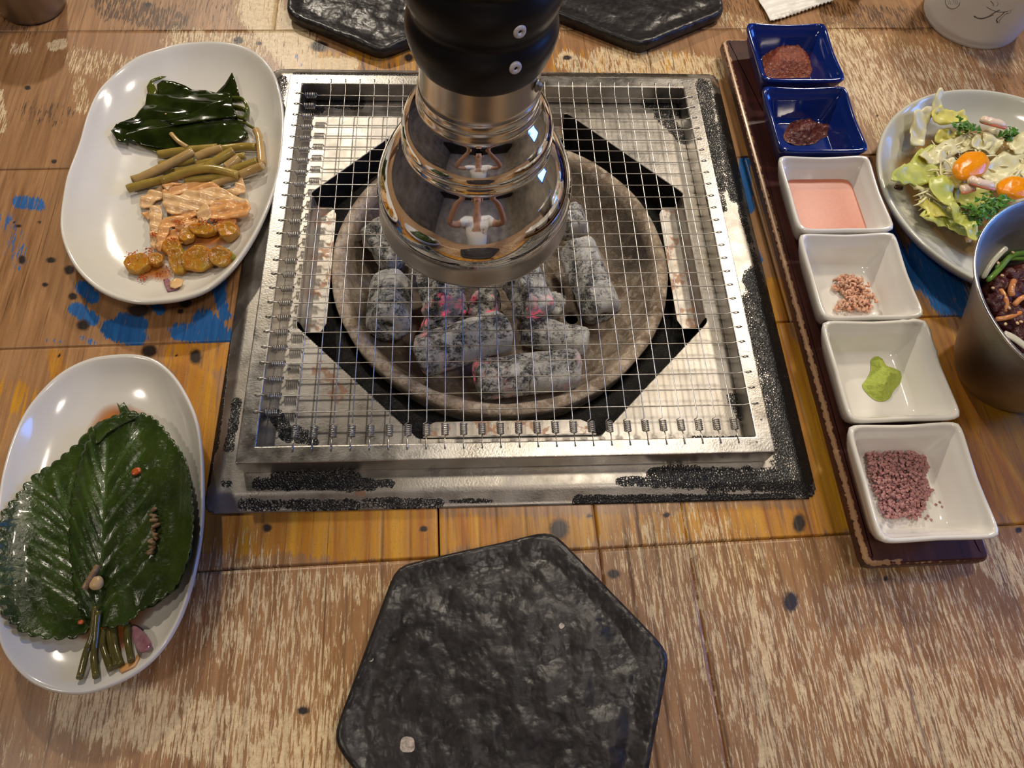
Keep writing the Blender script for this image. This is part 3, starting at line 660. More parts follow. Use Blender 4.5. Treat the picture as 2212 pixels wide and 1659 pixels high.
# along x: hole -.1713 (left), spring centre -.1597, straight wire to +.1618 hole
def wire_path(a, b, sc, far):
    zt = .0244; zl = .0220
    return [(a, 0, .0215), (a, 0, zt), (a + .0012, 0, zt + .0004), (sc - .0062, 0, zl + .0018), (sc - S1, 0, zl), (sc - S1, 0, zl)], [(sc + S1, .0022, zl), (sc + S1 + .0016, 0, zl), (far - .009, 0, zl), (far - .0012, 0, .0252), (far, 0, .0246), (far, 0, .0215)]
w1, w2 = wire_path(-.1713, None, -.1597, .1618)
wx_me = mesh('wire_x', *merge([tube_vf(w1[:5], WR, 5), tube_vf(w2, WR, 5)]))
# along y: spring near the front (-y): hole -.1715, spring centre -.1578, far hole .1602
w1, w2 = wire_path(-.1715, None, -.1580, .1602)
wy_me = mesh('wire_y', *merge([tube_vf(w1[:5], WR, 5), tube_vf([(p[0], p[1], p[2] - .0007 if 1 < i < 3 else p[2]) for i, p in enumerate(w2)], WR, 5)]))
for me_ in (wx_me, wy_me, sp_me): me_.materials.append(WIRE_M)
for i in range(25):
    y = (12 - i) * .012; ox = -.0003 if i else 0
    w = link('wire', wx_me, grill, None, True, (0, y, 0)); s = link('tension_spring', sp_me, w, None, True, (-.1597, 0, .0220), (random.uniform(0, 1), 0, 0))
for i in range(25):
    x = (i - 12) * .012
    w = link('wire', wy_me, grill, None, True, (x, 0, 0), (0, 0, PI / 2)); s = link('tension_spring', sp_me, w, None, True, (-.1580, 0, .0220), (random.uniform(0, 1), 0, 0))
hv = []
for i in range(-1, 26):
    t = (i - 12) * .012
    for (x, y) in ((-.1715, t), (.1622, t), (t, .1606), (t, -.1719)):
        hv.append(lathe([(.00075, .02412), (.0004, .02414), (.0, .0241)], 8, x, y))
link('wire_hole', mesh('wire_hole', *merge(hv)), grill, INK).__setitem__('kind', 'stuff')

# ------------------------------------------------------------------ exhaust hood
hood = empty('exhaust_hood', (-.027, -.0233, .079), label='polished bell-shaped steel extraction hood on a black ribbed hose above the charcoal', cat='exhaust hood')
HX, HY, H0, LEAN = 0.0, 0.0, 0.0, .03
def zprof(pr): return [(r, z - .079) for r, z in pr]
bp = [(.0600, .0785), (.0622, .0780), (.0624, .0790), (.0618, .0830), (.0606, .0900), (.0604, .0940), (.0612, .0965), (.0618, .0990), (.0617, .1030), (.0609, .1080), (.0594, .1140), (.0569, .1205), (.0535, .1270), (.0492, .1335), (.0462, .1375), (.0447, .1392), (.0438, .1402), (.0434, .1412), (.0434, .1440),
      (.0430, .1450), (.0437, .1470), (.0438, .1500), (.0431, .1540), (.0416, .1580), (.0393, .1620), (.0366, .1655), (.0346, .1676), (.0340, .1686), (.0337, .1700), (.0337, .1740), (.0330, .1750), (.0333, .1762), (.0333, .1800), (.0326, .1808), (.0321, .1820), (.0320, .1900), (.0320, .2300)]
bp2 = []
for i in range(len(bp) - 1):
    for k in range(3): bp2.append((bp[i][0] + (bp[i + 1][0] - bp[i][0]) * k / 3, bp[i][1] + (bp[i + 1][1] - bp[i][1]) * k / 3))
bp2.append(bp[-1])
def smooth_profile(pr, it=2):
    pr = list(pr)
    for _ in range(it): pr = [pr[0]] + [((pr[i - 1][0] + 2 * pr[i][0] + pr[i + 1][0]) / 4, (pr[i - 1][1] + 2 * pr[i][1] + pr[i + 1][1]) / 4) for i in range(1, len(pr) - 1)] + [pr[-1]]
    return pr
bp2 = smooth_profile(bp2, 2)
inner = [(r - .0016, z) for r, z in bp2[::-1][:-4]]
v, f = lathe(zprof(inner + bp2), 128, 0, 0, LEAN)
me = mesh('bell', v, f)
attr(me, 'brush', [1.0 if (p[2] + .079 < .0955 or p[2] + .079 > .1812) else (.55 if .1685 < p[2] + .079 < .1812 else 0.0) for p in v])
link('bell', me, hood, CHROME)
rp = [(.0318, .1995), (.0330, .1992), (.0343, .2008), (.0358, .2050), (.0374, .2105), (.0381, .2150), (.0377, .2195), (.0358, .2228), (.0343, .2250), (.0350, .2275), (.0374, .2320), (.0386, .2375), (.0386, .2430), (.0366, .2473), (.0346, .2500), (.0354, .2525), (.0382, .2580), (.0388, .2640), (.0384, .2665)]
z = .2665
while z < 1.9:
    rp += [(.0372, z + .0095), (.0388, z + .0195), (.0386, z + .0235)]; z += .0235
    if z > .5: rp += [(.0388, z + .01)]; z += .01
rp2 = []
for i in range(min(len(rp), 400) - 1):
    for k in range(2): rp2.append((rp[i][0] + (rp[i + 1][0] - rp[i][0]) * k / 2, rp[i][1] + (rp[i + 1][1] - rp[i][1]) * k / 2))
rp2 = smooth_profile(rp2, 2)
v, f = lathe(zprof(rp2), 96, 0, 0, LEAN)
link('ribbed_hose', mesh('ribbed_hose', v, f), hood, RUBBER)
RIV = plain('aluminium_rivet', (.72, .71, .69), .5, .3, .1, 300, 0)
def on_hood(ang, z, R): return Vector((LEAN * (z - .079) + R * math.cos(ang), R * math.sin(ang), z - .079))
def disc_at(name, ang, z, R, prof, mat):
    p = on_hood(ang, z, R); v, f = lathe(prof, 20); me = mesh(name, v, f)
    o = link(name, me, hood, mat); o.location = p; o.rotation_euler = Vector((math.cos(ang), math.sin(ang), .05)).to_track_quat('Z', 'Y').to_euler(); return o
RP = [(.0031, -.0006), (.0032, .0001), (.0028, .0008), (.0015, .0010), (.0010, .0007), (.0009, -.0006), (0, -.0006)]
disc_at('rivet', math.radians(-67), .2180, .0377, RP, RIV); disc_at('rivet', math.radians(-67), .2375, .0384, RP, RIV)
disc_at('screw', math.radians(-28), .1915, .0322, [(.0016, -.001), (.0018, .0), (.0032, .0003), (.0034, .0011), (.0022, .0014), (.0020, .0028), (.0012, .0034), (0, .0034)], steel_mat('screw_steel', False, (.35, .33, .3)))

# ------------------------------------------------------------------ hexagonal stone plates
def hex_plate(cx, cy, R, ang, zt, label, marks=()):
    N, M = 44, 20; v, f = [], []
    ca = [(R * math.cos(ang + k * PI / 3), R * math.sin(ang + k * PI / 3)) for k in range(6)]
    per = 6 * M
    outline = []
    for k in range(6):
        a, b = ca[k], ca[(k + 1) % 6]
        for j in range(M): t = j / M; outline.append(np.array((a[0] + (b[0] - a[0]) * t, a[1] + (b[1] - a[1]) * t)))
    outline = np.array(outline)
    for _ in range(3): outline = (np.roll(outline, 1, 0) + 2 * outline + np.roll(outline, -1, 0)) / 4
    lev = [(i / N, 'top') for i in range(N + 1)]
    for t, _ in lev:
        for k in range(per):
            x, y = outline[k] * t; gx, gy = cx + x, cy + y
            h = .0016 * nz(gx * 38, gy * 38, 2) + .0011 * nz(gx * 85, gy * 85, 5) * (1 if t < .97 else .3)
            h += .0018 * max(0, (t - .86) / .14) ** 2 - .0022 * max(0, (t - .965) / .035) ** 2
            h -= .0012 * math.exp(-((t - .84) / .06) ** 2)
            v.append((x, y, zt + h))
    for s, z in ((1.006, zt - .0035), (1.004, zt * .45), (.985, .0012), (.96, .0004), (.5, .0004)):
        for k in range(per): x, y = outline[k] * s; v.append((x, y, z))
    n_ = N + 1 + 5
    for i in range(n_ - 1):
        for k in range(per): a = i * per + k; b = i * per + (k + 1) % per; f.append((a, b, b + per, a + per))
    me = mesh('hex_plate', v, f)
    if marks:
        t = empty('hexagonal_plate', (cx, cy, 0), label=label, cat='plate')
        link('stone_slab', me, t, SLATE)
        for (uu, vv, rr) in marks:
            x, y, _ = P(uu, vv, zt); m_ = []
            pts = [(x - cx + rr * (1 + .25 * nz(a, rr * 999)) * math.cos(a), y - cy + rr * (1 + .25 * nz(a, rr * 999)) * math.sin(a)) for a in np.linspace(0, 2 * PI, 18, endpoint=False)]
            zz = zt + .0016 * nz(x * 38, y * 38, 2) + .0011 * nz(x * 85, y * 85, 5) + .0004
            vv2 = [(a, b, zz) for a, b in pts] + [(a, b, zz - .0008) for a, b in pts]
            f2 = [tuple(range(18))] + [(k, (k + 1) % 18, 18 + (k + 1) % 18, 18 + k) for k in range(18)]
            link('chip', mesh('chip', vv2, f2), t, plain('bare_clay', (.42, .36, .30), .8, 0, .3, 400, .4), False).__setitem__('label', 'pale bare clay chip in the black glaze')
    else:
        o = link('hexagonal_plate', me, None, SLATE, True, (cx, cy, 0)); tag(o, label, 'plate')
hex_plate(-.0131, -.3170, .0985, math.radians(11.0), .012, 'black hexagonal stone plate with pale chips at the front edge of the table', ((880, 1608, .0042), (1213, 1352, .0017), (802, 1425, .0012)))
hex_plate(-.1078, .3114, .1000, math.radians(-89.5), .012, 'glossy black hexagonal stone plate behind the grill on the left of the hose')
hex_plate(.1310, .3235, .1000, math.radians(-90.5), .012, 'matt black hexagonal stone plate behind the grill on the right of the hose')

# ------------------------------------------------------------------ oval dishes
INNER = [(0, .0060), (.30, .0061), (.5, .0066), (.65, .0078), (.76, .0102), (.85, .0140), (.91, .0180), (.95, .0214), (.975, .0236), (.99, .0245)]
OUTER = [(1.0, .0241), (1.006, .0228), (1.0, .0205), (.975, .0165), (.93, .0120), (.85, .0065), (.72, .0022), (.62, .0009), (.60, .0), (.57, .0002), (.55, .0018), (0.0, .0022)]
class Dish:
    def __init__(s, pts, label, name='oval_dish', zr=.0245, warp=.0012, mat=None):
        w = [P(u, v, zr)[:2] for u, v in pts]; s.n = 144
        s.ol = smooth_closed(w, s.n); s.c = (s.ol.max(0) + s.ol.min(0)) / 2; r = s.ol - s.c
        s.ang = np.unwrap(np.arctan2(r[:, 1], r[:, 0])); s.R = np.hypot(*r.T)
        if s.ang[-1] < s.ang[0]: s.ol = s.ol[::-1]; r = s.ol - s.c; s.ang = np.unwrap(np.arctan2(r[:, 1], r[:, 0])); s.R = np.hypot(*r.T)
        v, f = [], []; L = INNER[1:] + OUTER[:-1]
        for t, z in L:
            for k in range(s.n):
                x, y = r[k] * t; wz = warp * nz((s.c[0] + x) * 28, (s.c[1] + y) * 28, 4) * t * t
                v.append((x, y, z + (wz if z > .003 else 0)))
        v.append((0, 0, INNER[0][1])); v.append((0, 0, OUTER[-1][1]))
        for i in range(len(L) - 1):
            for k in range(s.n): a = i * s.n + k; b = i * s.n + (k + 1) % s.n; f.append((a, b, b + s.n, a + s.n))
        c0 = len(L) * s.n
        for k in range(s.n): f.append((c0, (k + 1) % s.n, k)); a = (len(L) - 1) * s.n; f.append((c0 + 1, a + k, a + (k + 1) % s.n))
        o = link(name, mesh(name, v, f), None, mat or WHITE, True, (s.c[0], s.c[1], 0)); tag(o, label, 'dish'); s.o = o
    def floor(s, x, y):
        dx, dy = x - s.c[0], y - s.c[1]; a = math.atan2(dy, dx)
        while a < s.ang[0]: a += 2 * PI
        R = float(np.interp(a, np.r_[s.ang, s.ang[0] + 2 * PI], np.r_[s.R, s.R[0]])); t = min(math.hypot(dx, dy) / R, .99)
        return float(np.interp(t, [p[0] for p in INNER], [p[1] for p in INNER]))
d1 = Dish([(420,88),(470,89),(520,97),(560,118),(590,155),(605,200),(612,250),(611,300),(603,365),(585,430),(552,505),(505,575),(450,622),(400,642),(350,650),(290,651),(230,634),(185,602),(152,560),(133,510),(130,460),(140,400),(153,355),(172,300),(190,240),(215,190),(255,150),(300,122),(345,105),(380,93)],
          'long cream oval dish at the upper left holding seaweed, garlic stems, cabbage and cucumber pickles')
d2 = Dish([(235,767),(290,765),(335,777),(372,808),(400,850),(422,900),(434,960),(438,1030),(437,1110),(428,1190),(410,1270),(380,1350),(340,1412),(290,1455),(235,1482),(180,1497),(120,1494),(65,1473),(25,1435),(0,1390),(-12,1320),(-15,1240),(-12,1160),(-5,1090),(5,1020),(25,950),(55,885),(95,835),(140,798),(190,775)],
          'cream oval dish at the lower left holding marinated perilla leaves')

# ------------------------------------------------------------------ generic food builders
def fpos(px, py, h, dish, z0=.008):
    """pixel on the dish -> place at height h above the glaze"""
    z = z0
    for _ in range(4):
        x, y, _z = P(px, py, z); z = (dish(x, y) if dish else 0) + h
    return (x, y, z)
def sheet(name, px, h, dish, mat, label=None, cat=None, group=None, thick=.0008, res=.0028, amp=.0012, freq=90, dome=.0, fold=(0, 0, 1), seed=0, smooth_n=0, veins=None, teeth=None, parent=None, kind=None, edge_up=0.0):
    pts = [fpos(u, v, h, dish)[:2] for u, v in px]; pts = np.array(pts)
    if smooth_n: pts = smooth_closed(pts, smooth_n)
    if teeth:
        n_, am = teeth; q = smooth_closed(pts, n_ * 4); cen = q.mean(0); nxt = np.roll(q, -1, 0) - np.roll(q, 1, 0); nn = np.stack([nxt[:, 1], -nxt[:, 0]], -1); nn /= np.hypot(*nn.T)[:, None] + 1e-9
        sg = np.sign(((q - cen) * nn).sum(1).mean()); ph = np.array([0, .75, 1.0, .75] * n_); q = q + nn * sg * (am * ph)[:, None]; pts = q
    m = len(pts); mnx, mxx = pts.min(0), pts.max(0)
    gx, gy = np.meshgrid(np.arange(mnx[0], mxx[0], res), np.arange(mnx[1], mxx[1], res * .87)); gx = gx + (np.arange(gx.shape[0]) % 2)[:, None] * res / 2
    G = np.stack([gx.ravel(), gy.ravel()], -1)
    A = pts; B = np.roll(pts, -1, 0); AB = B - A; L2 = (AB ** 2).sum(1) + 1e-14
    def edist(G):
        t = np.clip(((G[:, None, :] - A) * AB).sum(2) / L2, 0, 1); return np.sqrt((((A + t[..., None] * AB) - G[:, None, :]) ** 2).sum(2)).min(1)
    d = edist(G); ins = np.zeros(len(G), bool)
    for i in range(m):
        x1, y1 = A[i]; x2, y2 = B[i]; c = ((y1 > G[:, 1]) != (y2 > G[:, 1])); 
        with np.errstate(divide='ignore', invalid='ignore'): c &= G[:, 0] < (x2 - x1) * (G[:, 1] - y1) / (y2 - y1 + 1e-15) + x1
        ins ^= c
    G = G[ins & (d > res * .45)]
    vv = [Vector(p) for p in pts] + [Vector(p) for p in G]
    o2, _, fc, *_ = delaunay_2d_cdt(vv, [(i, (i + 1) % m) for i in range(m)], [], 1, 1e-7)
    Q = np.array([(p.x, p.y) for p in o2]); d = edist(Q); V = []; ang, fa, fw = fold
    vein = np.zeros(len(Q))
    if veins is not None:
        for (a, b, wdt) in veins:
            a = np.array(fpos(*a, h, dish)[:2]); b = np.array(fpos(*b, h, dish)[:2]); ab = b - a; t = np.clip(((Q - a) * ab).sum(1) / (ab @ ab), 0, 1); dd = np.hypot(*(Q - a - t[:, None] * ab).T)
            vein = np.maximum(vein, np.exp(-(dd / wdt) ** 2))
    base = Q.mean(0)
    for i, (x, y) in enumerate(Q):
        xx = x * math.cos(ang) + y * math.sin(ang)
        z = (dish(x, y) if dish else 0) + h + dome * min(1, d[i] / (.012)) + amp * (nz(x * freq, y * freq, seed) + .5 * nz(x * freq * 2.3, y * freq * 2.3, seed + 9)) + fa * math.sin(xx * fw + seed) + edge_up * max(0, 1 - d[i] / .004) * (nz(x * 250, y * 250, seed) + .3)
        z -= .0009 * vein[i]
        z = max(z, (dish(x, y) if dish else 0) + .0004 + thick)
        V.append((x, y, z))
    z0 = min(p[2] for p in V); V = [(p[0] - base[0], p[1] - base[1], p[2] - z0) for p in V]
    me = mesh(name, V, fc); attr(me, 'vein', vein); attr(me, 'depth', np.clip(d / .008, 0, 1) ** .8)
    if me.polygons and sum(p.normal.z for p in me.polygons) < 0: me.flip_normals()
    o = link(name, me, parent, mat, True, (base[0], base[1], z0)); tag(o, label, cat, group, kind)
    if thick > 0: s_ = o.modifiers.new('t', 'SOLIDIFY'); s_.thickness = thick; s_.offset = -1
    return o
def stalk(name, pts, r, dish, mat, label=None, cat=None, group=None, flat=1.0, sides=10, taper=1.0, n_=14, parent=None):
    w = [fpos(u, v, h, dish) for u, v, h in pts]; p = smooth_open(w, n_); base = p.mean(0); base[2] = p[:, 2].min()
    rr = [r * (1 + (taper - 1) * i / (n_ - 1)) * (1 + .05 * nz(i * .9, pts[0][0])) for i in range(n_)]; rr = [rr[0] * .75] + rr + [rr[-1] * .75]; p = np.vstack([p[0] - (p[1] - p[0]) * .04, p, p[-1] + (p[-1] - p[-2]) * .04])
    v, f = tube_vf(p - base, rr, sides, True, flat); o = link(name, mesh(name, v, f), parent, mat, True, tuple(base) if parent is None else tuple(base)); tag(o, label, cat, group); return o
def blob(name, c, rad, mat, label=None, cat=None, group=None, amp=.15, freq=1.5, sub=4, rot=0, seed=0, parent=None, flatb=None, kind=None, tilt=0, smooth=True):
    bm = bmesh.new(); bmesh.ops.create_icosphere(bm, subdivisions=sub, radius=1)
    for p in bm.verts:
        n3 = p.co * freq + Vector((seed * 7.3, seed, 0)); k = 1 + amp * (mn.noise(n3) + .5 * mn.noise(n3 * 2.3) + .3 * mn.noise(n3 * 5)); p.co = Vector((p.co.x * k * rad[0], p.co.y * k * rad[1], p.co.z * k * rad[2]))
        if tilt: p.co = Matrix.Rotation(tilt, 3, 'X') @ p.co
        if flatb is not None: p.co.z = max(p.co.z, -flatb)
    me = bpy.data.meshes.new(name); bm.to_mesh(me); bm.free()
    o = link(name, me, parent, mat, smooth, tuple(c), (0, 0, rot)); tag(o, label, cat, group, kind); return o
F1, F2 = d1.floor, d2.floor
# ------------------------------------------------------------------ seaweed heap
sg = 'seaweed pieces on the upper left dish'
sheet('seaweed', [(318,160),(326,156),(345,157),(358,163),(345,168),(326,170),(334,185),(342,203),(320,206),(316,185)], .0030, F1, SEA2, 'thin hooked olive seaweed tip standing out of the top left of the heap', 'seaweed', sg, seed=1, amp=.0008)
sheet('seaweed', [(338,180),(350,172),(375,176),(400,185),(415,193),(445,196),(470,200),(475,215),(340,215)], .0040, F1, SEA, 'wrinkled dark seaweed fold along the back of the heap', 'seaweed', sg, seed=2, amp=.0012, freq=110)
sheet('seaweed', [(465,200),(485,180),(502,159),(510,180),(517,207),(500,215),(470,212)], .0036, F1, SEA, 'triangular seaweed tip pointing up at the top right of the heap', 'seaweed', sg, seed=3, fold=(.6, .0010, 160))
sheet('seaweed', [(318,203),(350,205),(400,203),(500,202),(505,240),(480,262),(400,270),(330,275),(290,285),(268,300),(240,280),(252,268),(290,250),(312,222)], .0052, F1, SEA, 'broad glossy dark green seaweed sheet folded over the upper heap', 'seaweed', sg, seed=4, amp=.0009, freq=38, fold=(1.30, .0008, 330), dome=.003, res=.0016)
sheet('seaweed', [(300,262),(360,255),(430,243),(502,226),(515,262),(536,288),(520,302),(480,315),(420,318),(370,322),(345,318),(300,310),(268,298),(275,280)], .0066, F1, SEA, 'broad glossy dark green seaweed sheet at the front of the heap', 'seaweed', sg, seed=5, amp=.0009, freq=40, fold=(1.75, .0008, 300), dome=.003, res=.0016)
sheet('seaweed', [(345,262),(400,250),(450,228),(500,203),(502,226),(512,250),(470,254),(430,262),(380,272)], .0120, F1, SEA, 'long pointed seaweed fold running up to the right across the heap', 'seaweed', sg, seed=15, amp=.0006, freq=40, fold=(1.6, .0006, 350), dome=.0015, res=.0016)
sheet('seaweed', [(285,302),(330,312),(380,320),(370,326),(345,332),(320,322),(296,312)], .0028, F1, SEA2, 'yellow-green seaweed edge at the lower left of the heap', 'seaweed', sg, seed=6)
sheet('seaweed', [(495,300),(515,290),(534,282),(536,294),(520,303),(500,308)], .0036, F1, SEA2, 'yellow-green seaweed edge at the lower right of the heap', 'seaweed', sg, seed=7)
sheet('seaweed', [(239,281),(252,268),(270,268),(280,290),(276,308),(255,305)], .0062, F1, SEA, 'curled seaweed corner at the far left of the heap', 'seaweed', sg, seed=8, dome=.002)
stalk('seaweed_curl', [(503,216,.007),(525,217,.009),(535,235,.009),(530,255,.007),(512,252,.007)], .0016, F1, SEA2, 'looped olive seaweed stem at the right end of the heap', 'seaweed', sg, 2.2)
stalk('seaweed_curl', [(505,232,.008),(525,236,.009),(534,246,.007),(528,262,.006)], .0014, F1, SEA2, 'inner looped seaweed stem at the right end of the heap', 'seaweed', sg, 2.0)
stalk('seaweed_curl', [(510,262,.006),(530,266,.006),(535,270,.006),(548,277,.006)], .0011, F1, SEA2, 'short yellow seaweed stem poking toward the bent garlic stem', 'seaweed', sg)
blob('sesame_seed', fpos(358, 246, .0105, F1), (.0009, .0006, .0004), SESAME, 'single sesame seed on the dark seaweed', 'seed', None, .05, sub=2)
# ------------------------------------------------------------------ garlic stems
gg = 'pickled garlic stems on the upper left dish'
ST = [([(342,334,.004),(400,325,.005),(470,319,.005)], .0025, STEM, 'long garlic stem along the back of the stem heap'),
 ([(478,322,.005),(520,317,.004),(553,318,.004)], .0024, STEM, 'garlic stem at the back right touching the upright bent one'),
 ([(553,281,.006),(560,300,.005),(566,355,.004)], .0023, STEM2, 'pale upright garlic stem at the right edge of the heap'),
 ([(370,289,.009),(385,305,.009),(405,318,.008)], .0014, STEM2, 'thin pinkish stem tip leaning on the seaweed'),
 ([(345,356,.005),(390,352,.006),(420,345,.006)], .0024, STEM, 'short garlic stem underneath in the middle left'),
 ([(285,388,.003),(330,375,.004),(375,362,.005)], .0022, STEM, 'darker garlic stem on the far left pointing outward'),
 ([(290,391,.006),(350,362,.009),(418,327,.011)], .0026, STEM2, 'garlic stem lying across the others from lower left to top centre'),
 ([(423,340,.008),(450,328,.009),(480,321,.009)], .0026, STEM2, 'pale cut garlic stem in the top centre'),
 ([(276,408,.004),(310,398,.005),(370,385,.006)], .0025, STEM, 'garlic stem at the lower left front of the heap'),
 ([(425,355,.005),(470,346,.006),(530,336,.005)], .0022, STEM, 'garlic stem half buried in the middle of the heap'),
 ([(447,362,.008),(475,343,.010),(505,326,.011)], .0028, STEM, 'thick olive garlic stem slanting up at the right centre'),
 ([(488,362,.006),(505,350,.007),(515,342,.007)], .0030, STEM2, 'short pale garlic stem end right of centre'),
 ([(500,368,.005),(530,357,.006),(556,348,.006)], .0024, STEM, 'garlic stem pointing right below the upright one'),
 ([(518,378,.006),(545,366,.007),(568,358,.007)], .0024, STEM2, 'yellowish garlic stem at the far right front'),
 ([(350,392,.008),(410,370,.011),(460,365,.011),(515,379,.008)], .0026, STEM, 'long arched garlic stem across the front of the heap'),
 ([(400,391,.005),(450,386,.006),(490,383,.006)], .0024, STEM, 'garlic stem under the arched one next to the cabbage'),
 ([(460,398,.005),(490,388,.006),(510,384,.006)], .0022, STEM2, 'pale garlic stem slice under the arch on the right'),
 ([(380,372,.004),(420,365,.005),(470,352,.005)], .0024, STEM, 'garlic stem at the very bottom of the heap')]
for p, r, m, l in ST: stalk('garlic_scape', [(a, b, h + .0012) for a, b, h in p], r * 1.32, F1, m, l, 'garlic scape', gg)
# ------------------------------------------------------------------ cabbage kimchi
cg = 'pickled cabbage pieces on the upper left dish'
CB = [([(300,436),(320,415),(348,402),(352,425),(330,440),(312,452)], .004, CAB2, 'yellowish cabbage wisp at the left of the cabbage heap'),
 ([(350,386),(362,381),(380,388),(392,396),(375,402),(362,410),(351,402)], .009, CAB, 'small ruffled orange cabbage tip at the top of the cabbage heap'),
 ([(352,412),(390,397),(430,394),(460,396),(475,404),(450,412),(400,416),(360,428)], .0075, CAB, 'ruffled cabbage strip along the top of the cabbage heap'),
 ([(350,430),(358,414),(400,412),(470,406),(500,418),(530,430),(538,442),(520,450),(480,440),(430,452),(375,462),(355,450)], .0085, CAB2, 'largest pale pink cabbage leaf in the middle of the heap'),
 ([(440,452),(480,430),(500,428),(536,440),(534,462),(510,470),(460,474),(445,468)], .0100, CAB, 'cabbage leaf at the right end of the heap'),
 ([(425,455),(445,440),(455,455),(452,470),(440,482),(428,474)], .0120, CAB2, 'small twisted cabbage knob on top of the heap'),
 ([(324,448),(345,440),(350,465),(348,500),(340,535),(326,532),(324,490)], .0065, CAB2, 'upright white cabbage rib at the left side of the heap'),
 ([(348,478),(380,460),(415,450),(425,465),(400,480),(370,490),(358,515),(345,540),(335,530)], .0080, CAB, 'curved orange cabbage strip below the large leaf'),
 ([(385,480),(410,468),(430,470),(425,485),(400,495),(380,496)], .0095, CAB, 'crumpled cabbage bit above the cucumber pickles'),
 ([(490,412),(505,405),(515,384),(522,382),(529,405),(520,418),(505,422)], .0070, CAB2, 'translucent white onion-like petal right of the cabbage heap'),
 ([(460,490),(480,474),(508,472),(500,482),(480,490),(465,500)], .0085, CAB, 'orange cabbage strip at the lower right next to the cucumber'),
 ([(305,460),(320,455),(322,475),(315,470)], .003, CAB, 'tiny cabbage shred on the left of the upright rib'),
 ([(365,500),(395,492),(410,505),(395,525),(360,530),(345,540)], .006, CAB, 'soft cabbage piece under the chili pickles')]
for i, (p, h, m, l) in enumerate(CB): sheet('cabbage_piece', p, h, F1, m, l, 'cabbage', cg, seed=20 + i, smooth_n=36, amp=.0016, freq=95, fold=(1.3 + .35 * (i % 3), .0011, 760), dome=.0012, thick=.0011, res=.0014)
# ------------------------------------------------------------------ cucumber pickles
kg = 'spicy cucumber pickle pieces on the upper left dish'
def cuke(px, h, rad, rot, tilt, label, seed, skin=True):
    c = fpos(px[0], px[1], h, F1); t = empty('cucumber_pickle', c, rot, label=label, cat='cucumber', group=kg)
    # thick slice: rounded disc with a cut flat
    v, f = lathe([(0, .42), (.30, .44), (.60, .46), (.80, .50), (.90, .50), (.96, .46), (1.0, .34), (1.02, .1), (1.02, -.1), (1.0, -.34), (.9, -.48), (.5, -.5), (0, -.5)], 32)
    def tr(p):
        k = 1 + .22 * nz(p[0] * 1.6 + seed, p[1] * 1.6, p[2]) + .07 * nz(p[0] * 6, p[1] * 6, seed); x, y, z = p[0] * rad[0] * k, p[1] * rad[1] * k, p[2] * rad[2] * (1 + .25 * nz(p[0] * 2, p[1] * 2, seed))
        q = Matrix.Rotation(tilt, 3, 'X') @ Vector((x, y, z)); return q
    link('flesh', mesh('flesh', [tr(p) for p in v], f), t, CUKE)
    if skin:
        v2, f2 = lathe([(1.0, .34), (1.05, .12), (1.05, -.12), (1.0, -.34)], 28); f2 = [q for i, q in enumerate(f2) if (i % 28) < 15]
        used = sorted({i for q in f2 for i in q}); mp = {a: b for b, a in enumerate(used)}
        link('skin', mesh('skin', [tr(v2[i]) for i in used], [tuple(mp[i] for i in q) for q in f2]), t, CUKEG)
    return t
cuke((298, 572), .006, (.0085, .0070, .008), .3, .2, 'chili-covered cucumber piece at the far left of the pickles', 1, False)
cuke((338, 562), .006, (.0050, .0050, .007), .8, .3, 'small orange pickle lump beside the far left cucumber piece', 2, False)
cuke((386, 565), .0075, (.0065, .0105, .009), .1, .5, 'upright cucumber chunk with ridged side in the middle of the pickles', 3)
cuke((430, 560), .0085, (.0115, .0095, .008), .2, .5, 'large round cucumber slice with green rind at the front', 4)
cuke((480, 556), .0075, (.0085, .0075, .008), -.3, .5, 'cucumber slice with green rind at the right end', 5)
cuke((494, 500), .008, (.0075, .0065, .009), .4, .2, 'orange pickle piece coated with chili at the upper right', 6, False)
cuke((438, 497), .008, (.0090, .0050, .007), -.1, .3, 'flat orange pickle piece behind the round slice', 7, False)
cuke((405, 510), .007, (.0065, .0050, .006), .9, .2, 'small pickle piece with sesame seeds behind the upright chunk', 8, False)
cuke((372, 535), .005, (.0070, .0060, .007), .5, .2, 'soft yellow pickle piece between cabbage and cucumber', 9, False)
sheet('chili_sauce', [(275,575),(300,600),(330,605),(360,608),(380,590),(360,560),(400,540),(450,540),(510,520),(505,490),(430,495),(380,530),(330,545),(300,545),(280,555)], .0012, F1, liquid('chili_oil', (.62, .20, .02), .75), 'thin orange chili sauce pooled round the cucumber pickles', 'sauce', None, thick=0, amp=.0002, smooth_n=60, seed=3)
vs = []
rr_ = random.Random(3)
for i in range(290):
    ctr = rr_.choice([(298, 570, 22), (338, 560, 14), (430, 560, 20), (386, 540, 14), (480, 500, 24), (400, 505, 20), (450, 500, 22), (350, 590, 30), (345, 525, 12), (310, 600, 16)])
    uu, vv = ctr[0] + rr_.gauss(0, ctr[2] * .36), ctr[1] + rr_.gauss(0, ctr[2] * .28)
    x, y, zz = fpos(uu, vv, 0.0, F1); hh = .0126 if abs(uu - 430) < 70 and vv < 575 and vv > 490 else (.0104 if vv < 590 and uu < 350 else .002)
    v, f = tube_vf([(x, y, zz + hh), (x + rr_.uniform(-.0012, .0012), y + rr_.uniform(-.0012, .0012), zz + hh + rr_.uniform(0, .0006))], [.0003, .0004], 5); vs.append((v, f))
link('chili_flakes', mesh('chili_flakes', *merge(vs)), None, CHILI); tag(bpy.data.objects['chili_flakes'], 'fine red chili flakes sprinkled over the cucumber pickles', 'chili', None, 'stuff')
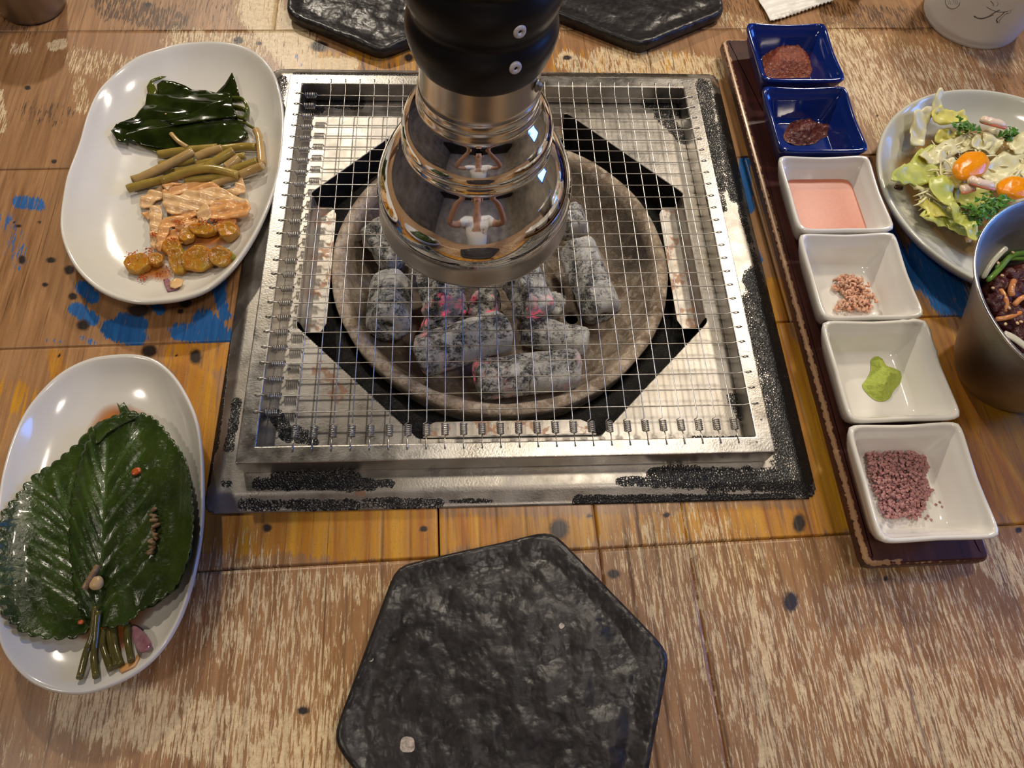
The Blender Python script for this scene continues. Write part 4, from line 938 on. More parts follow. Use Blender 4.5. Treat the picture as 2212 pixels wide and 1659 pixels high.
sheet('red_onion_piece', [(352,603),(362,600),(372,612),(388,618),(382,624),(362,629),(355,615)], .0020, F1, ONION, 'small purple red onion piece below the cucumber pickles', 'onion', None, thick=.0012, res=.0015)
sheet('red_onion_piece', [(366,610),(380,600),(396,604),(392,616),(378,622),(368,620)], .0042, F1, CAB2, 'translucent pale onion petal lying on the purple onion piece', 'onion', None, thick=.0008, res=.0015)

# ------------------------------------------------------------------ perilla leaves
sheet('soy_marinade', [(255,868),(300,880),(335,905),(350,935),(330,960),(330,1200),(370,1270),(340,1310),(310,1345),(290,1385),(270,1410),(220,1400),(180,1390),(140,1370),(120,1300),(120,1060),(160,1000),(175,950),(200,900),(225,875)], .0016, F2, SOY, 'thin amber soy marinade pooled under the perilla leaves', 'sauce', None, thick=0, amp=.0001, smooth_n=90, res=.003)
lg = 'perilla leaves in soy marinade'
def veins(base, tip, sides, n_=6, w=.0007):
    out = [(base, tip, w * 1.6)]
    b, t = np.array(base, float), np.array(tip, float)
    for k in range(n_):
        s = b + (t - b) * (k * .8 / n_ + .02)
        for sd in sides: e = s + np.array(sd, float) * (1 - k / n_ * .55) + (t - b) * .22; out.append((tuple(s), tuple(e), w))
    return out
sheet('perilla_leaf', [(252,869),(258,876),(268,869),(275,880),(283,893),(330,905),(360,935),(400,990),(417,1060),(418,1140),(412,1200),(385,1270),(330,1310),(250,1330),(200,1320),(150,1200),(160,1020),(200,930),(230,905),(262,897)], .0042, F2, LEAFM, 'undermost perilla leaf with its forked tip sticking out at the top', 'leaf', lg, res=.0024, amp=.0010, seed=31, thick=.0006)
sheet('perilla_leaf', [(205,1325),(175,1368),(120,1376),(60,1365),(20,1335),(-2,1300),(-10,1220),(-4,1120),(30,1068),(75,1030),(120,1000),(165,962),(205,930),(215,1050),(215,1200)], .0066, F2, LEAFM, 'large dark perilla leaf spreading to the left edge of the dish', 'leaf', lg, res=.0015, amp=.0010, freq=55, seed=32, thick=.0006, teeth=(46, .0018), veins=veins((200, 1320), (120, 1020), [(-115, -10), (70, -40)], 7), dome=.001)
sheet('perilla_leaf', [(213,1345),(175,1310),(158,1240),(152,1150),(158,1060),(180,980),(210,925),(245,900),(300,893),(340,915),(372,955),(398,1000),(412,1060),(417,1130),(410,1195),(388,1250),(350,1290),(300,1318),(270,1345),(240,1352)], .0098, F2, LEAFM, 'topmost bright green perilla leaf with serrated edge on the right of the dish', 'leaf', lg, res=.0014, amp=.0009, freq=55, seed=33, thick=.0006, teeth=(56, .0016), veins=veins((210, 1335), (232, 930), [(-75, -30), (140, -60)], 7), dome=.0012, fold=(0.15, .0009, 300))
sheet('perilla_leaf', [(206,925),(225,907),(262,897),(300,893),(290,905),(262,918),(232,935),(215,955),(205,960)], .0128, F2, LEAFM, 'folded-over glossy tip of a perilla leaf at the top of the stack', 'leaf', lg, res=.0018, amp=.0009, seed=34, thick=.0007, dome=.0012)
for k_, (sx_, o_) in enumerate(((-12, .0012), (10, .0024))):
    sheet('perilla_leaf', [(u_ + sx_, v_ + 6 - 8 * k_) for u_, v_ in [(225,905),(262,897),(330,915),(380,985),(405,1060),(405,1140),(395,1200),(370,1260),(330,1300),(250,1325),(200,1320),(150,1200),(160,1020),(200,930)]], .0020 + o_, F2, LEAFM, ['lowest perilla leaf of the stack, almost wholly covered', 'second lowest perilla leaf of the stack, its rim just showing at the right'][k_], 'leaf', lg, res=.003, amp=.0008, seed=36 + k_, thick=.0006)
leaves = [o for o in bpy.data.objects if o.name.startswith('perilla_leaf')]
STM = [[(207,1310,.012),(200,1370,.009),(186,1410,.006),(172,1465,.004)], [(212,1320,.012),(207,1380,.008),(203,1420,.005),(208,1462,.004)], [(225,1360,.007),(222,1390,.006),(230,1420,.005),(240,1445,.004)], [(236,1358,.006),(240,1390,.006),(248,1420,.004),(252,1438,.004)], [(245,1355,.007),(248,1390,.006),(256,1420,.005),(262,1436,.004)], [(275,1350,.006),(277,1390,.005),(284,1428,.004)]]
order = ['topmost', 'large dark', 'undermost', 'lowest', 'second lowest', 'folded']
for w_, p in zip(order, STM):
    lf = next(o for o in leaves if o['label'].startswith(w_))
    st = stalk('stem', p, .0019, F2, LSTEM); st.location = st.location - lf.location; st.parent = lf
blob('garlic_piece', fpos(209, 1260, .0140, F2), (.0040, .0040, .0022), SESAME, 'round tan garlic slice on the perilla leaves near the stems', 'garlic', None, .1, sub=3)
stalk('mushroom_strip', [(183,1272,.0135),(195,1250,.0145),(213,1222,.014)], .0019, F2, SHROOM, 'narrow tan stalk lying beside the round garlic slice', 'mushroom')
rr_ = random.Random(9); vs = []
for k in range(9):
    pts = [fpos(335 - abs(k - 3) * 2 + rr_.uniform(-9, 9), 1105 + k * 11 + rr_.uniform(-6, 6), .0125 + rr_.uniform(0, .003), F2) for _ in range(4)]; pts.sort(key=lambda q: q[1])
    vs.append(tube_vf(smooth_open(pts, 10), .0011, 7))
b0 = fpos(323, 1150, .012, F2); v, f = merge(vs)
tag(link('mushroom_bits', mesh('mushroom_bits', [Vector(q) - Vector(b0) for q in v], f), None, SHROOM, True, b0), 'crumpled brown mushroom bits on the right of the top perilla leaf', 'mushroom')
blob('chili_piece', fpos(295, 1018, .0135, F2), (.0030, .0024, .0010), CHILI, 'small glossy red chili piece on the upper perilla leaf', 'chili', None, .15, sub=3, rot=.6)
blob('chili_piece', fpos(175, 1344, .0085, F2), (.0018, .0014, .0008), CHILI, 'tiny dark red chili speck at the bottom of the left leaf', 'chili', None, .2, sub=2)
sheet('red_onion_piece', [(282,1352),(298,1355),(314,1370),(325,1390),(318,1403),(303,1408),(292,1395),(285,1375)], .0055, F2, ONION, 'purple red onion petal beside the perilla stems', 'onion', None, thick=.0012, res=.0018, smooth_n=24)
sheet('onion_scrap', [(256,1440),(290,1425),(298,1412),(300,1420),(290,1438),(262,1452)], .0018, F2, CAB, 'orange onion scrap at the end of the perilla stems', 'onion', None, thick=.001, res=.0018)

# ------------------------------------------------------------------ dipping tray and its square dishes
def rbox(name, x0, x1, y0, y1, z0, z1, r, mat, parent=None, nseg=6, ch=.0022):
    def loop(o, z):
        out = []
        for cx_, cy_, a0 in ((x1 - r, y1 - r, 0), (x0 + r, y1 - r, PI / 2), (x0 + r, y0 + r, PI), (x1 - r, y0 + r, 1.5 * PI)):
            for k in range(nseg + 1): a = a0 + PI / 2 * k / nseg; out.append((cx_ + (r - o) * math.cos(a), cy_ + (r - o) * math.sin(a), z))
        return out
    L = [loop(ch * .6, z0), loop(0, z0 + ch), loop(0, z1 - ch), loop(ch * .5, z1 - ch * .3), loop(ch, z1), loop(ch * 3, z1)]; n_ = len(L[0]); v = [p for l in L for p in l]; f = []
    for i in range(len(L) - 1):
        for k in range(n_): f.append((i * n_ + k, i * n_ + (k + 1) % n_, (i + 1) * n_ + (k + 1) % n_, (i + 1) * n_ + k))
    f.append(tuple(range(n_))[::-1]); f.append(tuple(range((len(L) - 1) * n_, len(L) * n_)))
    return v, f, n_
tray = empty('dipping_tray', (.2487, -.0125, 0), .0147, label='long dark red lacquered wooden tray with worn edges under six square dishes', cat='tray')
v, f, n_ = rbox('t', -.0412, .0412, -.2400, .2400, .008, .018, .006, TRAY)
me = mesh('tray_board', v, f); attr(me, 'wear', [.75 if (3 * n_ <= i < 5 * n_ and v[i][0] < 0) else (.42 if 2 * n_ <= i < 4 * n_ else 0) for i in range(len(v))]); link('tray_board', me, tray, TRAY, False)
for y in (-.17, .17): link('tray_foot', bevel(mesh('foot', *box_vf(-.033, .033, y - .012, y + .012, 0.0, .009)), .001), tray, TRAY, False)
def sq_dish(cx_, cy_, S, mat, label, rot=.0147, zb=.018, hgt=.027, chip=False):
    N = 96
    def loop(s, z, cr, bow=0, lift=0):
        out = []
        for k in range(N):
            a = 2 * PI * k / N; c_, s_ = math.cos(a), math.sin(a); e = cr; r = (abs(c_) ** e + abs(s_) ** e) ** (-1 / e); corner = min(abs(c_), abs(s_)) / max(abs(c_), abs(s_))
            rr2 = r * s * (1 - bow * (1 - corner)); out.append((rr2 * c_, rr2 * s_, z + lift * corner ** 2))
        return out
    h = S / 2; L = [loop(h * .001, .0035, 6), loop(h * .50, .0035, 9), loop(h * .62, .0040, 11), loop(h * .655, .0062, 11), loop(h * .80, hgt * .68, 14, .005), loop(h * .84, hgt * .80, 14, .01, .0004), loop(h * .875, hgt * .84, 14, .015, .0006), loop(h * .905, hgt * .93, 14, .02, .001),
         loop(h * .925, hgt * .985, 13, .025, .0012), loop(h * .95, hgt, 12, .028, .0015), loop(h * .985, hgt * .985, 12, .03, .0015), loop(h, hgt * .94, 12, .03, .0013), loop(h * .985, hgt * .86, 12, .025, .0008), loop(h * .90, hgt * .55, 12, .01), loop(h * .78, hgt * .2, 11), loop(h * .70, hgt * .04, 10), loop(h * .67, 0, 10), loop(h * .6, .0001, 10), loop(h * .55, .0012, 10), loop(h * .001, .0014, 10)]
    v = [p for l in L for p in l]; f = []
    for i in range(len(L) - 1):
        for k in range(N): f.append((i * N + k, i * N + (k + 1) % N, (i + 1) * N + (k + 1) % N, (i + 1) * N + k))
    if chip: v = [(p[0] + (.0012 * nz(p[0] * 600, p[1] * 600) if p[2] > hgt * .9 and p[0] > .02 and p[1] > .01 else 0), p[1] + (.0014 * nz(p[0] * 500, p[1] * 700, 3) if p[2] > hgt * .9 and p[0] > .02 and p[1] > .01 else 0), p[2]) for p in v]
    o = link('square_dish', mesh('square_dish', v, f), None, mat, True, (cx_, cy_, zb + .0002), (0, 0, rot)); tag(o, label, 'dish', 'square dipping dishes on the tray')
DC = [(.2504, .1758), (.2489, .0975), (.2468, .0205), (.2464, -.0546), (.2465, -.1299), (.2449, -.2069)]
lab = ['blue square dish at the far end of the tray, holding smooth red-brown paste', 'blue square dish second along the tray, holding a lump of dark paste', 'white square dish filled with pink sauce', 'white square dish holding salted shrimp', 'white square dish with a chipped rim holding wasabi', 'white square dish at the near end of the tray holding pink salt']
for i, (a, b) in enumerate(DC): sq_dish(a, b, (.0725, .073, .0745, .0745, .0765, .0765)[i], BLUE if i < 2 else WHITE2, lab[i], chip=(i == 4))
FZ2 = lambda x, y: .0217
def heap(name, px, H, mat, label, cat, seed, amp=.0012, freq=260, res=.0011, n_=48, edge=.007):
    o = sheet(name, px, 0.0, FZ2, mat, label, cat, thick=0, res=res, amp=amp, freq=freq, seed=seed, smooth_n=n_, dome=H)
    return o
heap('soybean_paste', [(1646,118),(1660,102),(1690,96),(1722,97),(1748,118),(1762,148),(1760,166),(1720,169),(1662,168),(1650,150)], .0090, PASTE, 'red-brown bean paste with coarse texture in the far blue dish', 'paste', 41, amp=.0013, freq=420)
heap('chili_paste', [(1692,300),(1700,275),(1715,262),(1745,256),(1770,268),(1782,262),(1800,260),(1806,272),(1796,292),(1775,300),(1755,312),(1715,314)], .0085, PASTE2, 'dark reddish paste lump in the second blue dish', 'paste', 42, amp=.0018, freq=330)
# pink sauce: flat liquid square
v = []; N = 64
for s, z in ((.001, 0), (.5, 0), (.9, 0), (1, .0001)):
    for k in range(N):
        a = 2 * PI * k / N; c_, s_ = math.cos(a), math.sin(a); r = (abs(c_) ** 10 + abs(s_) ** 10) ** -.1; v.append((r * s * .0268 * c_, r * s * .0268 * s_, z))
f = [(i * N + k, i * N + (k + 1) % N, (i + 1) * N + (k + 1) % N, (i + 1) * N + k) for i in range(3) for k in range(N)]
tag(link('pink_sauce', mesh('pink_sauce', v, f), None, PINK, True, (.2468, .0205, .0300), (0, 0, .0147)), 'smooth pink sauce filling the first white dish', 'sauce')
rr_ = random.Random(21); vs = []
for k in range(130):
    bx = rr_.choice([(1822, 612, 20, 12), (1845, 635, 26, 16), (1835, 662, 26, 8), (1860, 655, 24, 14), (1850, 612, 8, 12)]); uu, vv = bx[0] + rr_.uniform(-1, 1) * bx[2], bx[1] + rr_.uniform(-1, 1) * bx[3]
    x, y, zz = P(uu, vv, .024); a0 = rr_.uniform(0, 6.28); R_ = rr_.uniform(.0012, .0022); hz = .0225 + rr_.uniform(0, .0055)
    pts = [(x + R_ * math.cos(a0 + t), y + R_ * math.sin(a0 + t), hz + .0006 * math.sin(t * 2)) for t in np.linspace(0, 3.9, 8)]
    vs.append(tube_vf(pts, [.0007, .0011, .0012, .0011, .001, .0008, .0006, .0003], 6))
v, f = merge(vs); b0 = Vector(P(1845, 635, .0215)); tag(link('salted_shrimp', mesh('salted_shrimp', [Vector(p) - b0 for p in v], f), None, SHRIMP, True, b0), 'little heap of tiny pink salted shrimp in the second white dish', 'shrimp', None, 'stuff')
vs = []
blob('brine_drop', P(1885, 566, .0232), (.0032, .0026, .0012), liquid('brine', (.75, .45, .36), .6), 'pinkish brine drop in the corner of the shrimp dish', 'drop', None, .03, sub=3)
bd = bpy.data.objects['brine_drop'].data; attr(bd, 'depth', [1.0] * len(bd.vertices))
heap('wasabi', [(1862,835),(1872,818),(1880,800),(1881,778),(1895,770),(1908,780),(1915,790),(1944,803),(1945,825),(1930,845),(1920,862),(1900,868),(1880,858)], .0095, WASABI, 'lump of pale green wasabi in the third white dish', 'wasabi', 44, amp=.0014, freq=420, n_=90)
# salt crystals
rr_ = random.Random(33); vs = []
def inpoly(x, y, P_):
    c = False
    for i in range(len(P_)):
        (x1, y1), (x2, y2) = P_[i], P_[i - 1]
        if (y1 > y) != (y2 > y) and x < (x2 - x1) * (y - y1) / (y2 - y1) + x1: c = not c
    return c
SP = [(1872,975),(1890,966),(1930,970),(1975,975),(2003,985),(2010,1005),(2002,1030),(2022,1055),(2008,1070),(2005,1090),(1995,1105),(1985,1125),(1960,1112),(1935,1118),(1915,1118),(1900,1080),(1885,1040)]
cnt = 0
while cnt < 1500:
    uu, vv = rr_.uniform(1868, 2030), rr_.uniform(962, 1130)
    if not inpoly(uu, vv, SP): continue
    cnt += 1; x, y, _ = P(uu, vv, .026); hz = .0222 + rr_.uniform(0, .0052) * min(1, (2015 - uu) / 60 + .25); s = rr_.uniform(.0007, .0017); a = rr_.uniform(0, 3); c_, s_ = math.cos(a) * s, math.sin(a) * s
    v = [(x + c_, y + s_, hz), (x - s_, y + c_, hz), (x - c_, y - s_, hz + s * .3), (x + s_, y - c_, hz), (x + s * .2, y, hz + s), (x, y, hz - s)]
    vs.append((v, [(0, 1, 4), (1, 2, 4), (2, 3, 4), (3, 0, 4), (1, 0, 5), (2, 1, 5), (3, 2, 5), (0, 3, 5)]))
for (uu, vv) in [(2033,1073),(2022,1090),(2035,1095),(2048,1092),(2030,1085),(2044,1100),(2012,1123),(2000,1120),(2005,1115)]:
    x, y, _ = P(uu, vv, .0222); s = .0011; vs.append(([(x + s, y, .0222), (x, y + s, .0222), (x - s, y, .0224), (x, y - s, .0222), (x, y, .0235), (x, y, .0215)], [(0, 1, 4), (1, 2, 4), (2, 3, 4), (3, 0, 4), (1, 0, 5), (2, 1, 5), (3, 2, 5), (0, 3, 5)]))
b0 = Vector(P(1940, 1045, .0217)); v, f = merge(vs); tag(link('pink_salt', mesh('pink_salt', [Vector(p) - b0 for p in v], f), None, SALT, False, b0), 'coarse dusky pink salt heaped in the left of the nearest white dish', 'salt', None, 'stuff')

# ------------------------------------------------------------------ salad plate
SX, SY, SR = .4091, .0408, .1100
prof = [(.0001, .0070), (.045, .0070), (.070, .0085), (.085, .0125), (.096, .0185), (.103, .0250), (.1065, .0285), (.1085, .0298), (.1102, .0294), (.1108, .0278), (.1095, .0245), (.102, .016), (.088, .0065), (.070, .0015), (.062, .0), (.058, .001), (.0001, .002)]
v, f = lathe(smooth_profile([(prof[i][0] + (prof[i + 1][0] - prof[i][0]) * k / 3, prof[i][1] + (prof[i + 1][1] - prof[i][1]) * k / 3) for i in range(len(prof) - 1) for k in range(3)] + [prof[-1]], 1), 96)
tag(link('salad_plate', mesh('salad_plate', v, f), None, ceramic('pale_green_grey_glaze', (.62, .62, .52), .14), True, (SX, SY, 0)), 'round pale grey-green plate of salad at the right edge of the table', 'plate')
def FS(x, y):
    r = math.hypot(x - SX, y - SY); return float(np.interp(r, [0, .045, .070, .085, .096, .103, .109], [.007, .007, .0085, .0125, .0185, .025, .0298]))
sheet('dressing', [(1930,345),(1945,400),(1970,450),(2010,500),(2060,540),(2110,560),(2170,520),(2212,400),(2240,300),(2100,260),(1990,290),(1960,320)], .0025, FS, DRESS, 'thin brown dressing pooled on the salad plate', 'dressing', None, thick=0, amp=.0001, smooth_n=60, res=.004)
sal = 'salad leaves on the round plate'
LT = [([(2030,190),(2040,186),(2041,205),(2030,240),(2012,250),(2020,215)], .014, LETP, 'thin translucent lettuce tip overhanging the plate rim'),
 ([(1975,240),(2012,232),(2008,262),(1998,290),(1996,315),(1978,320),(1964,310),(1970,270)], .012, LETP, 'whitish lettuce strip at the upper left of the salad'),
 ([(2015,240),(2035,225),(2070,235),(2090,232),(2095,262),(2070,268),(2040,272),(2018,265)], .016, LETY, 'ruffled yellow lettuce piece at the top of the salad'),
 ([(2025,285),(2050,278),(2090,290),(2100,286),(2075,300),(2040,306),(2022,303)], .013, LETY, 'frilly yellow-green lettuce edge below the yellow piece'),
 ([(2020,315),(2060,300),(2110,285),(2120,300),(2100,320),(2060,335),(2030,340),(2015,330)], .017, LETP, 'long pale lettuce rib across the middle'),
 ([(1926,378),(1945,360),(1965,350),(1985,325),(2010,318),(2030,330),(2035,370),(2020,395),(1990,400),(1960,402),(1930,396)], .016, LET, 'broad light green lettuce leaf on the left of the salad'),
 ([(1960,395),(1990,385),(2010,385),(2020,410),(2010,430),(1990,415),(1975,410)], .013, LETP, 'crumpled lettuce piece below the broad leaf'),
 ([(2005,390),(2030,385),(2055,395),(2060,420),(2070,450),(2105,490),(2120,512),(2105,520),(2080,490),(2045,450),(2015,420)], .021, LET, 'long lettuce rib running toward the metal bowl'),
 ([(1985,435),(2010,428),(2035,440),(2060,450),(2055,470),(2010,465),(1992,472),(2005,455)], .014, LETY, 'jagged yellow lettuce leaf at the lower left'),
 ([(2040,465),(2070,470),(2100,490),(2110,505),(2085,508),(2055,495),(2045,485)], .012, LET, 'flat lettuce piece lying in the dressing'),
 ([(2060,400),(2100,395),(2140,420),(2130,450),(2090,455),(2070,440)], .015, LET, 'lettuce leaf under the mandarin'),
 ([(2120,370),(2150,340),(2190,310),(2220,300),(2230,360),(2200,395),(2150,400),(2125,385)], .019, LETP, 'large pale lettuce leaf at the right'),
 ([(2175,310),(2212,285),(2230,300),(2212,330),(2185,325)], .022, LETP, 'pale translucent leaf at the right edge of the frame'),
 ([(2120,290),(2145,275),(2165,300),(2150,330),(2130,320)], .020, LETP, 'shredded cabbage tuft behind the mandarin'),
 ([(2020,345),(2055,340),(2060,375),(2040,395),(2015,380)], .014, LETP, 'shredded white cabbage left of the mandarin')]
for i, (p, h, m, l) in enumerate(LT): sheet('lettuce_leaf', p, h, FS, m, l, 'lettuce', sal, seed=60 + i, smooth_n=40, amp=.0028, freq=70, fold=(.4 + .5 * (i % 4), .0014, 300), thick=.0007, res=.0026, edge_up=.003, dome=.001)
og = 'mandarin segments in the salad'
blob('mandarin_segment', P(2098, 358, .036), (.0190, .0108, .0052), MAND, 'large orange mandarin segment in the middle of the salad', 'mandarin', og, .16, .9, 4, .55, 1)
blob('mandarin_segment', P(2190, 405, .034), (.0150, .0110, .0050), MAND, 'second orange mandarin segment near the metal bowl', 'mandarin', og, .16, .9, 4, .45, 2)
cg2 = 'crab stick pieces in the salad'
def crab(pts, label, r=.0042):
    w = [P(*q) for q in pts]; base = w[0]; t = empty('crab_stick', base, label=label, cat='crab stick', group=cg2)
    p = smooth_open(w, 12) - np.array(base); link('white_flesh', mesh('cf', *tube_vf(p, [r * .4, r * .9, r * 1.05, r, r * .85, r * 1.1, r, r * .9, r * 1.05, r * .95, r * .8, r * .35], 10, True, .6)), t, CRAB)
    p2 = p + np.array([.0, -.0026, -.0004]); link('red_skin', mesh('cs', *tube_vf(p2, [r * .3] + [r * .62] * 10 + [r * .3], 10, True, .5)), t, CRABR)
crab([(2092, 385, .042), (2115, 394, .043), (2148, 402, .040)], 'pink and white crab stick lying on the mandarin')
crab([(2075, 410, .037), (2090, 406, .038), (2105, 402, .037)], 'short reddish crab stick end below the mandarin', .0036)
crab([(2118, 256, .034), (2140, 262, .036), (2172, 270, .034)], 'crab stick at the back of the salad')
def parsley(c, rx, ry, n_, label, seed):
    rg = random.Random(seed); V, F = [], []; c = Vector(c)
    for k in range(n_):
        p = Vector((rg.gauss(0, rx), rg.gauss(0, ry), rg.uniform(-.004, .004))); s = rg.uniform(.0016, .0034); a = rg.uniform(0, 6.28); tl = rg.uniform(-.7, .7)
        o_ = len(V); m_ = 7
        V.append(tuple(p + Vector((0, 0, .0008))))
        for j in range(m_): an = a + 2 * PI * j / m_; rr2 = s * (1.1 if j % 2 else .55); V.append(tuple(p + Vector((rr2 * math.cos(an), rr2 * math.sin(an), rr2 * math.sin(an + tl) * tl))))
        F += [(o_, o_ + 1 + j, o_ + 1 + (j + 1) % m_) for j in range(m_)]
    o = link('parsley_sprig', mesh('parsley', V, F), None, PARS, False, c); tag(o, label, 'parsley', 'parsley in the salad')
parsley(P(2150, 445, .036), .0080, .0050, 90, 'curly parsley sprig in front of the mandarins', 1)
parsley(P(2110, 465, .033), .0040, .0060, 40, 'parsley sprig drooping beside the metal bowl', 4)
parsley(P(2090, 275, .031), .0050, .0035, 40, 'parsley sprig behind the pale lettuce rib', 2)
parsley(P(2185, 288, .030), .0060, .0025, 30, 'dark parsley tuft at the back right of the salad', 3)
sheet('bean_sprout', [(2085,512),(2095,505),(2105,512),(2098,522),(2088,522)], .010, FS, CAB2, 'pale sprout head in the dressing near the metal bowl', 'sprout', None, dome=.003, thick=.001, res=.0015)
blob('raisin', P(1942, 405, .020), (.0040, .0026, .0018), plain('raisin_skin', (.05, .02, .015), .3), 'dark dried berry at the left rim of the salad plate', 'berry', None, .2, sub=3)
rr_ = random.Random(77); vs = []
for k in range(95):
    uu, vv, sx_, sy_ = rr_.choice([(2185, 345, 34, 26), (2150, 300, 22, 16), (2035, 370, 18, 20), (2060, 315, 26, 10), (2180, 380, 30, 12), (2120, 330, 18, 14), (2010, 420, 16, 14)])
    c_ = Vector(P(uu + rr_.gauss(0, sx_ * .5), vv + rr_.gauss(0, sy_ * .5), .026)); c_.z = max(FS(c_.x, c_.y) + .006, .020) + rr_.uniform(0, .0075); a = rr_.uniform(0, 6.28); L_ = rr_.uniform(.005, .012); cu = rr_.uniform(-.004, .004)
    pts = [c_ + Vector((math.cos(a) * L_ * q - math.sin(a) * cu * q * q, math.sin(a) * L_ * q + math.cos(a) * cu * q * q, .0015 * math.sin(q * 3 + k))) for q in (-1, -.5, 0, .5, 1)]
    vs.append(tube_vf(pts, [.0003, .0009, .0011, .0009, .0003], 6, True, .5))
v, f = merge(vs); b0 = Vector((.405, .065, .02)); tag(link('shredded_cabbage', mesh('shredded_cabbage', [Vector(q) - b0 for q in v], f), None, LETP, True, b0), 'fine pale shredded cabbage scattered through the salad around the mandarins', 'cabbage', None, 'stuff')
XL = [([(1985,335),(2020,322),(2045,335),(2035,352),(2000,352)], .019, LETP, 'creamy curled lettuce flap above the broad green leaf'),
 ([(2050,385),(2075,372),(2085,392),(2068,408),(2050,405)], .018, LETY, 'yellow lettuce bit tucked under the left end of the mandarin'),
 ([(2100,300),(2130,290),(2145,310),(2125,325),(2100,318)], .020, LETP, 'small creamy lettuce fold behind the large mandarin'),
 ([(1990,460),(2030,455),(2075,475),(2060,490),(2015,482),(1995,475)], .011, LET, 'green lettuce frill hanging into the dressing at the front'),
 ([(2150,395),(2180,385),(2195,400),(2170,415),(2150,410)], .019, LETP, 'pale lettuce scrap between the two mandarins')]
for i, (p, h, m, l) in enumerate(XL): sheet('lettuce_leaf', p, h, FS, m, l, 'lettuce', sal, seed=90 + i, smooth_n=40, amp=.0030, freq=95, fold=(.7 * i, .0012, 420), thick=.0007, res=.0022, edge_up=.003, dome=.001)
# ------------------------------------------------------------------ metal bowl
MX, MY, MZ = .360, -.1108, .100
om = [(.0001, .0004), (.029, .0004), (.0325, .0012), (.0350, .0050), (.0385, .0110), (.0430, .0205), (.0470, .0300), (.0508, .0400), (.0548, .0500), (.0590, .0600), (.0635, .0700), (.0684, .0800), (.0738, .0900), (.0788, .0975)]
prof = [(max(.0001, r - .0013), z + .0016) for r, z in om] + [(.0785, .1000), (.0797, .1000), (.0800, .0990)] + om[::-1]
bowl2 = empty('metal_bowl', (MX, MY, 0), label='deep brushed aluminium bowl of spicy salad at the right edge', cat='bowl')
v, f = lathe([(prof[i][0] + (prof[i + 1][0] - prof[i][0]) * k / 3, prof[i][1] + (prof[i + 1][1] - prof[i][1]) * k / 3) for i in range(len(prof) - 1) for k in range(3)] + [prof[-1]], 96)
link('bowl_body', mesh('bowl_body', v, f), bowl2, ALU)
rp_ = [(.0796 + .0009 * math.cos(a), .0994 + .0009 * math.sin(a)) for a in np.linspace(0, 2 * PI, 8, endpoint=False)]
v, f = lathe(rp_, 96, close=True); link('rim', mesh('rim', v, f), bowl2, steel_mat('bright_rim', False, (.75, .74, .73), .2, .3))
rr_ = random.Random(41)
def inb(p, r):
    w_ = float(np.interp(p[2], [q[1] for q in om], [q[0] for q in om])) - .0018 - r; d_ = math.hypot(p[0] - MX, p[1] - MY); k_ = min(1, w_ / max(d_, 1e-6))
    return (MX + (p[0] - MX) * k_, MY + (p[1] - MY) * k_, p[2])
blob('mixed_greens', (MX, MY, .046), (.0440, .0440, .0120), food('dressed_greens', (.035, .045, .010), (.06, .02, .008), .2, 90, .8, .003, .05), 'bed of dark dressed leaves under the dark clumps in the metal bowl', 'greens', None, .12, 3, 4, 0, 5)
sg2 = 'dark red seasoned leaves in the metal bowl'
for i, (uu, vv, R_) in enumerate([(2145, 620, .011), (2172, 596, .011), (2150, 660, .011), (2198, 585, .011), (2186, 640, .012), (2180, 690, .012), (2208, 722, .012), (2214, 660, .012)]):
    c = inb(P(uu, vv, .057), R_ * 1.05)
    blob('seasoned_leaf', c, (R_, R_ * .8, .010), REDV, ['dark red seasoned clump nearest the left wall of the bowl', 'dark red clump behind the scallion strip', 'glossy dark clump low on the left of the bowl', 'dark clump at the back of the bowl by the frame edge', 'red clump in the middle of the bowl with sesame', 'red-brown clump near the front wall of the bowl', 'frontmost red clump at the frame edge', 'red clump at the frame edge beside the carrot strips'][i], 'seasoned leaves', sg2, .30, 2.6, 4, rr_.uniform(0, 3), i)
def bstalk(pts, r, m, name, label, cat, flat=1.0):
    w = [inb(P(*q), r) for q in pts]; p = smooth_open(w, 14); b = p[0].copy(); v, f = tube_vf(p - b, [r * .5] + [r] * 12 + [r * .5], 8, True, flat); tag(link(name, mesh(name, v, f), None, m, True, tuple(b)), label, cat)
bstalk([(2132, 608, .062), (2160, 580, .065), (2185, 552, .067), (2215, 538, .067)], .0020, SCAL, 'scallion_strip', 'long green scallion strip arching across the back of the bowl', 'scallion')
bstalk([(2150, 580, .064), (2180, 560, .065), (2220, 560, .065)], .0015, SCAL, 'scallion_strip', 'second thinner scallion strip below the long one', 'scallion')
bstalk([(2120, 600, .063), (2140, 570, .069), (2155, 540, .073), (2160, 518, .075)], .0019, SCALW, 'scallion_strip', 'white scallion strip sticking to the inner wall of the bowl', 'scallion', .4)
bstalk([(2168, 720, .067), (2190, 730, .067), (2220, 752, .065)], .0028, SCALW, 'scallion_strip', 'white scallion strip against the front wall of the bowl', 'scallion', .4)
CARROT = food('seasoned_radish', (.60, .20, .06), (.70, .34, .14), .15, 120, .2)
bstalk([(2160, 625, .065), (2172, 645, .066), (2174, 675, .063)], .0017, CARROT, 'radish_strip', 'orange radish strip curving down the left of the bowl', 'radish')
bstalk([(2186, 640, .067), (2184, 625, .069), (2190, 605, .067)], .0020, CARROT, 'radish_strip', 'pale orange radish strip in the middle of the bowl', 'radish')
bstalk([(2190, 660, .067), (2205, 645, .069), (2222, 640, .067)], .0018, CARROT, 'radish_strip', 'orange radish strip pointing to the right edge', 'radish')
bstalk([(2150, 690, .063), (2180, 685, .065), (2215, 672, .065)], .0017, CARROT, 'radish_strip', 'orange-brown strip across the front of the bowl', 'radish')
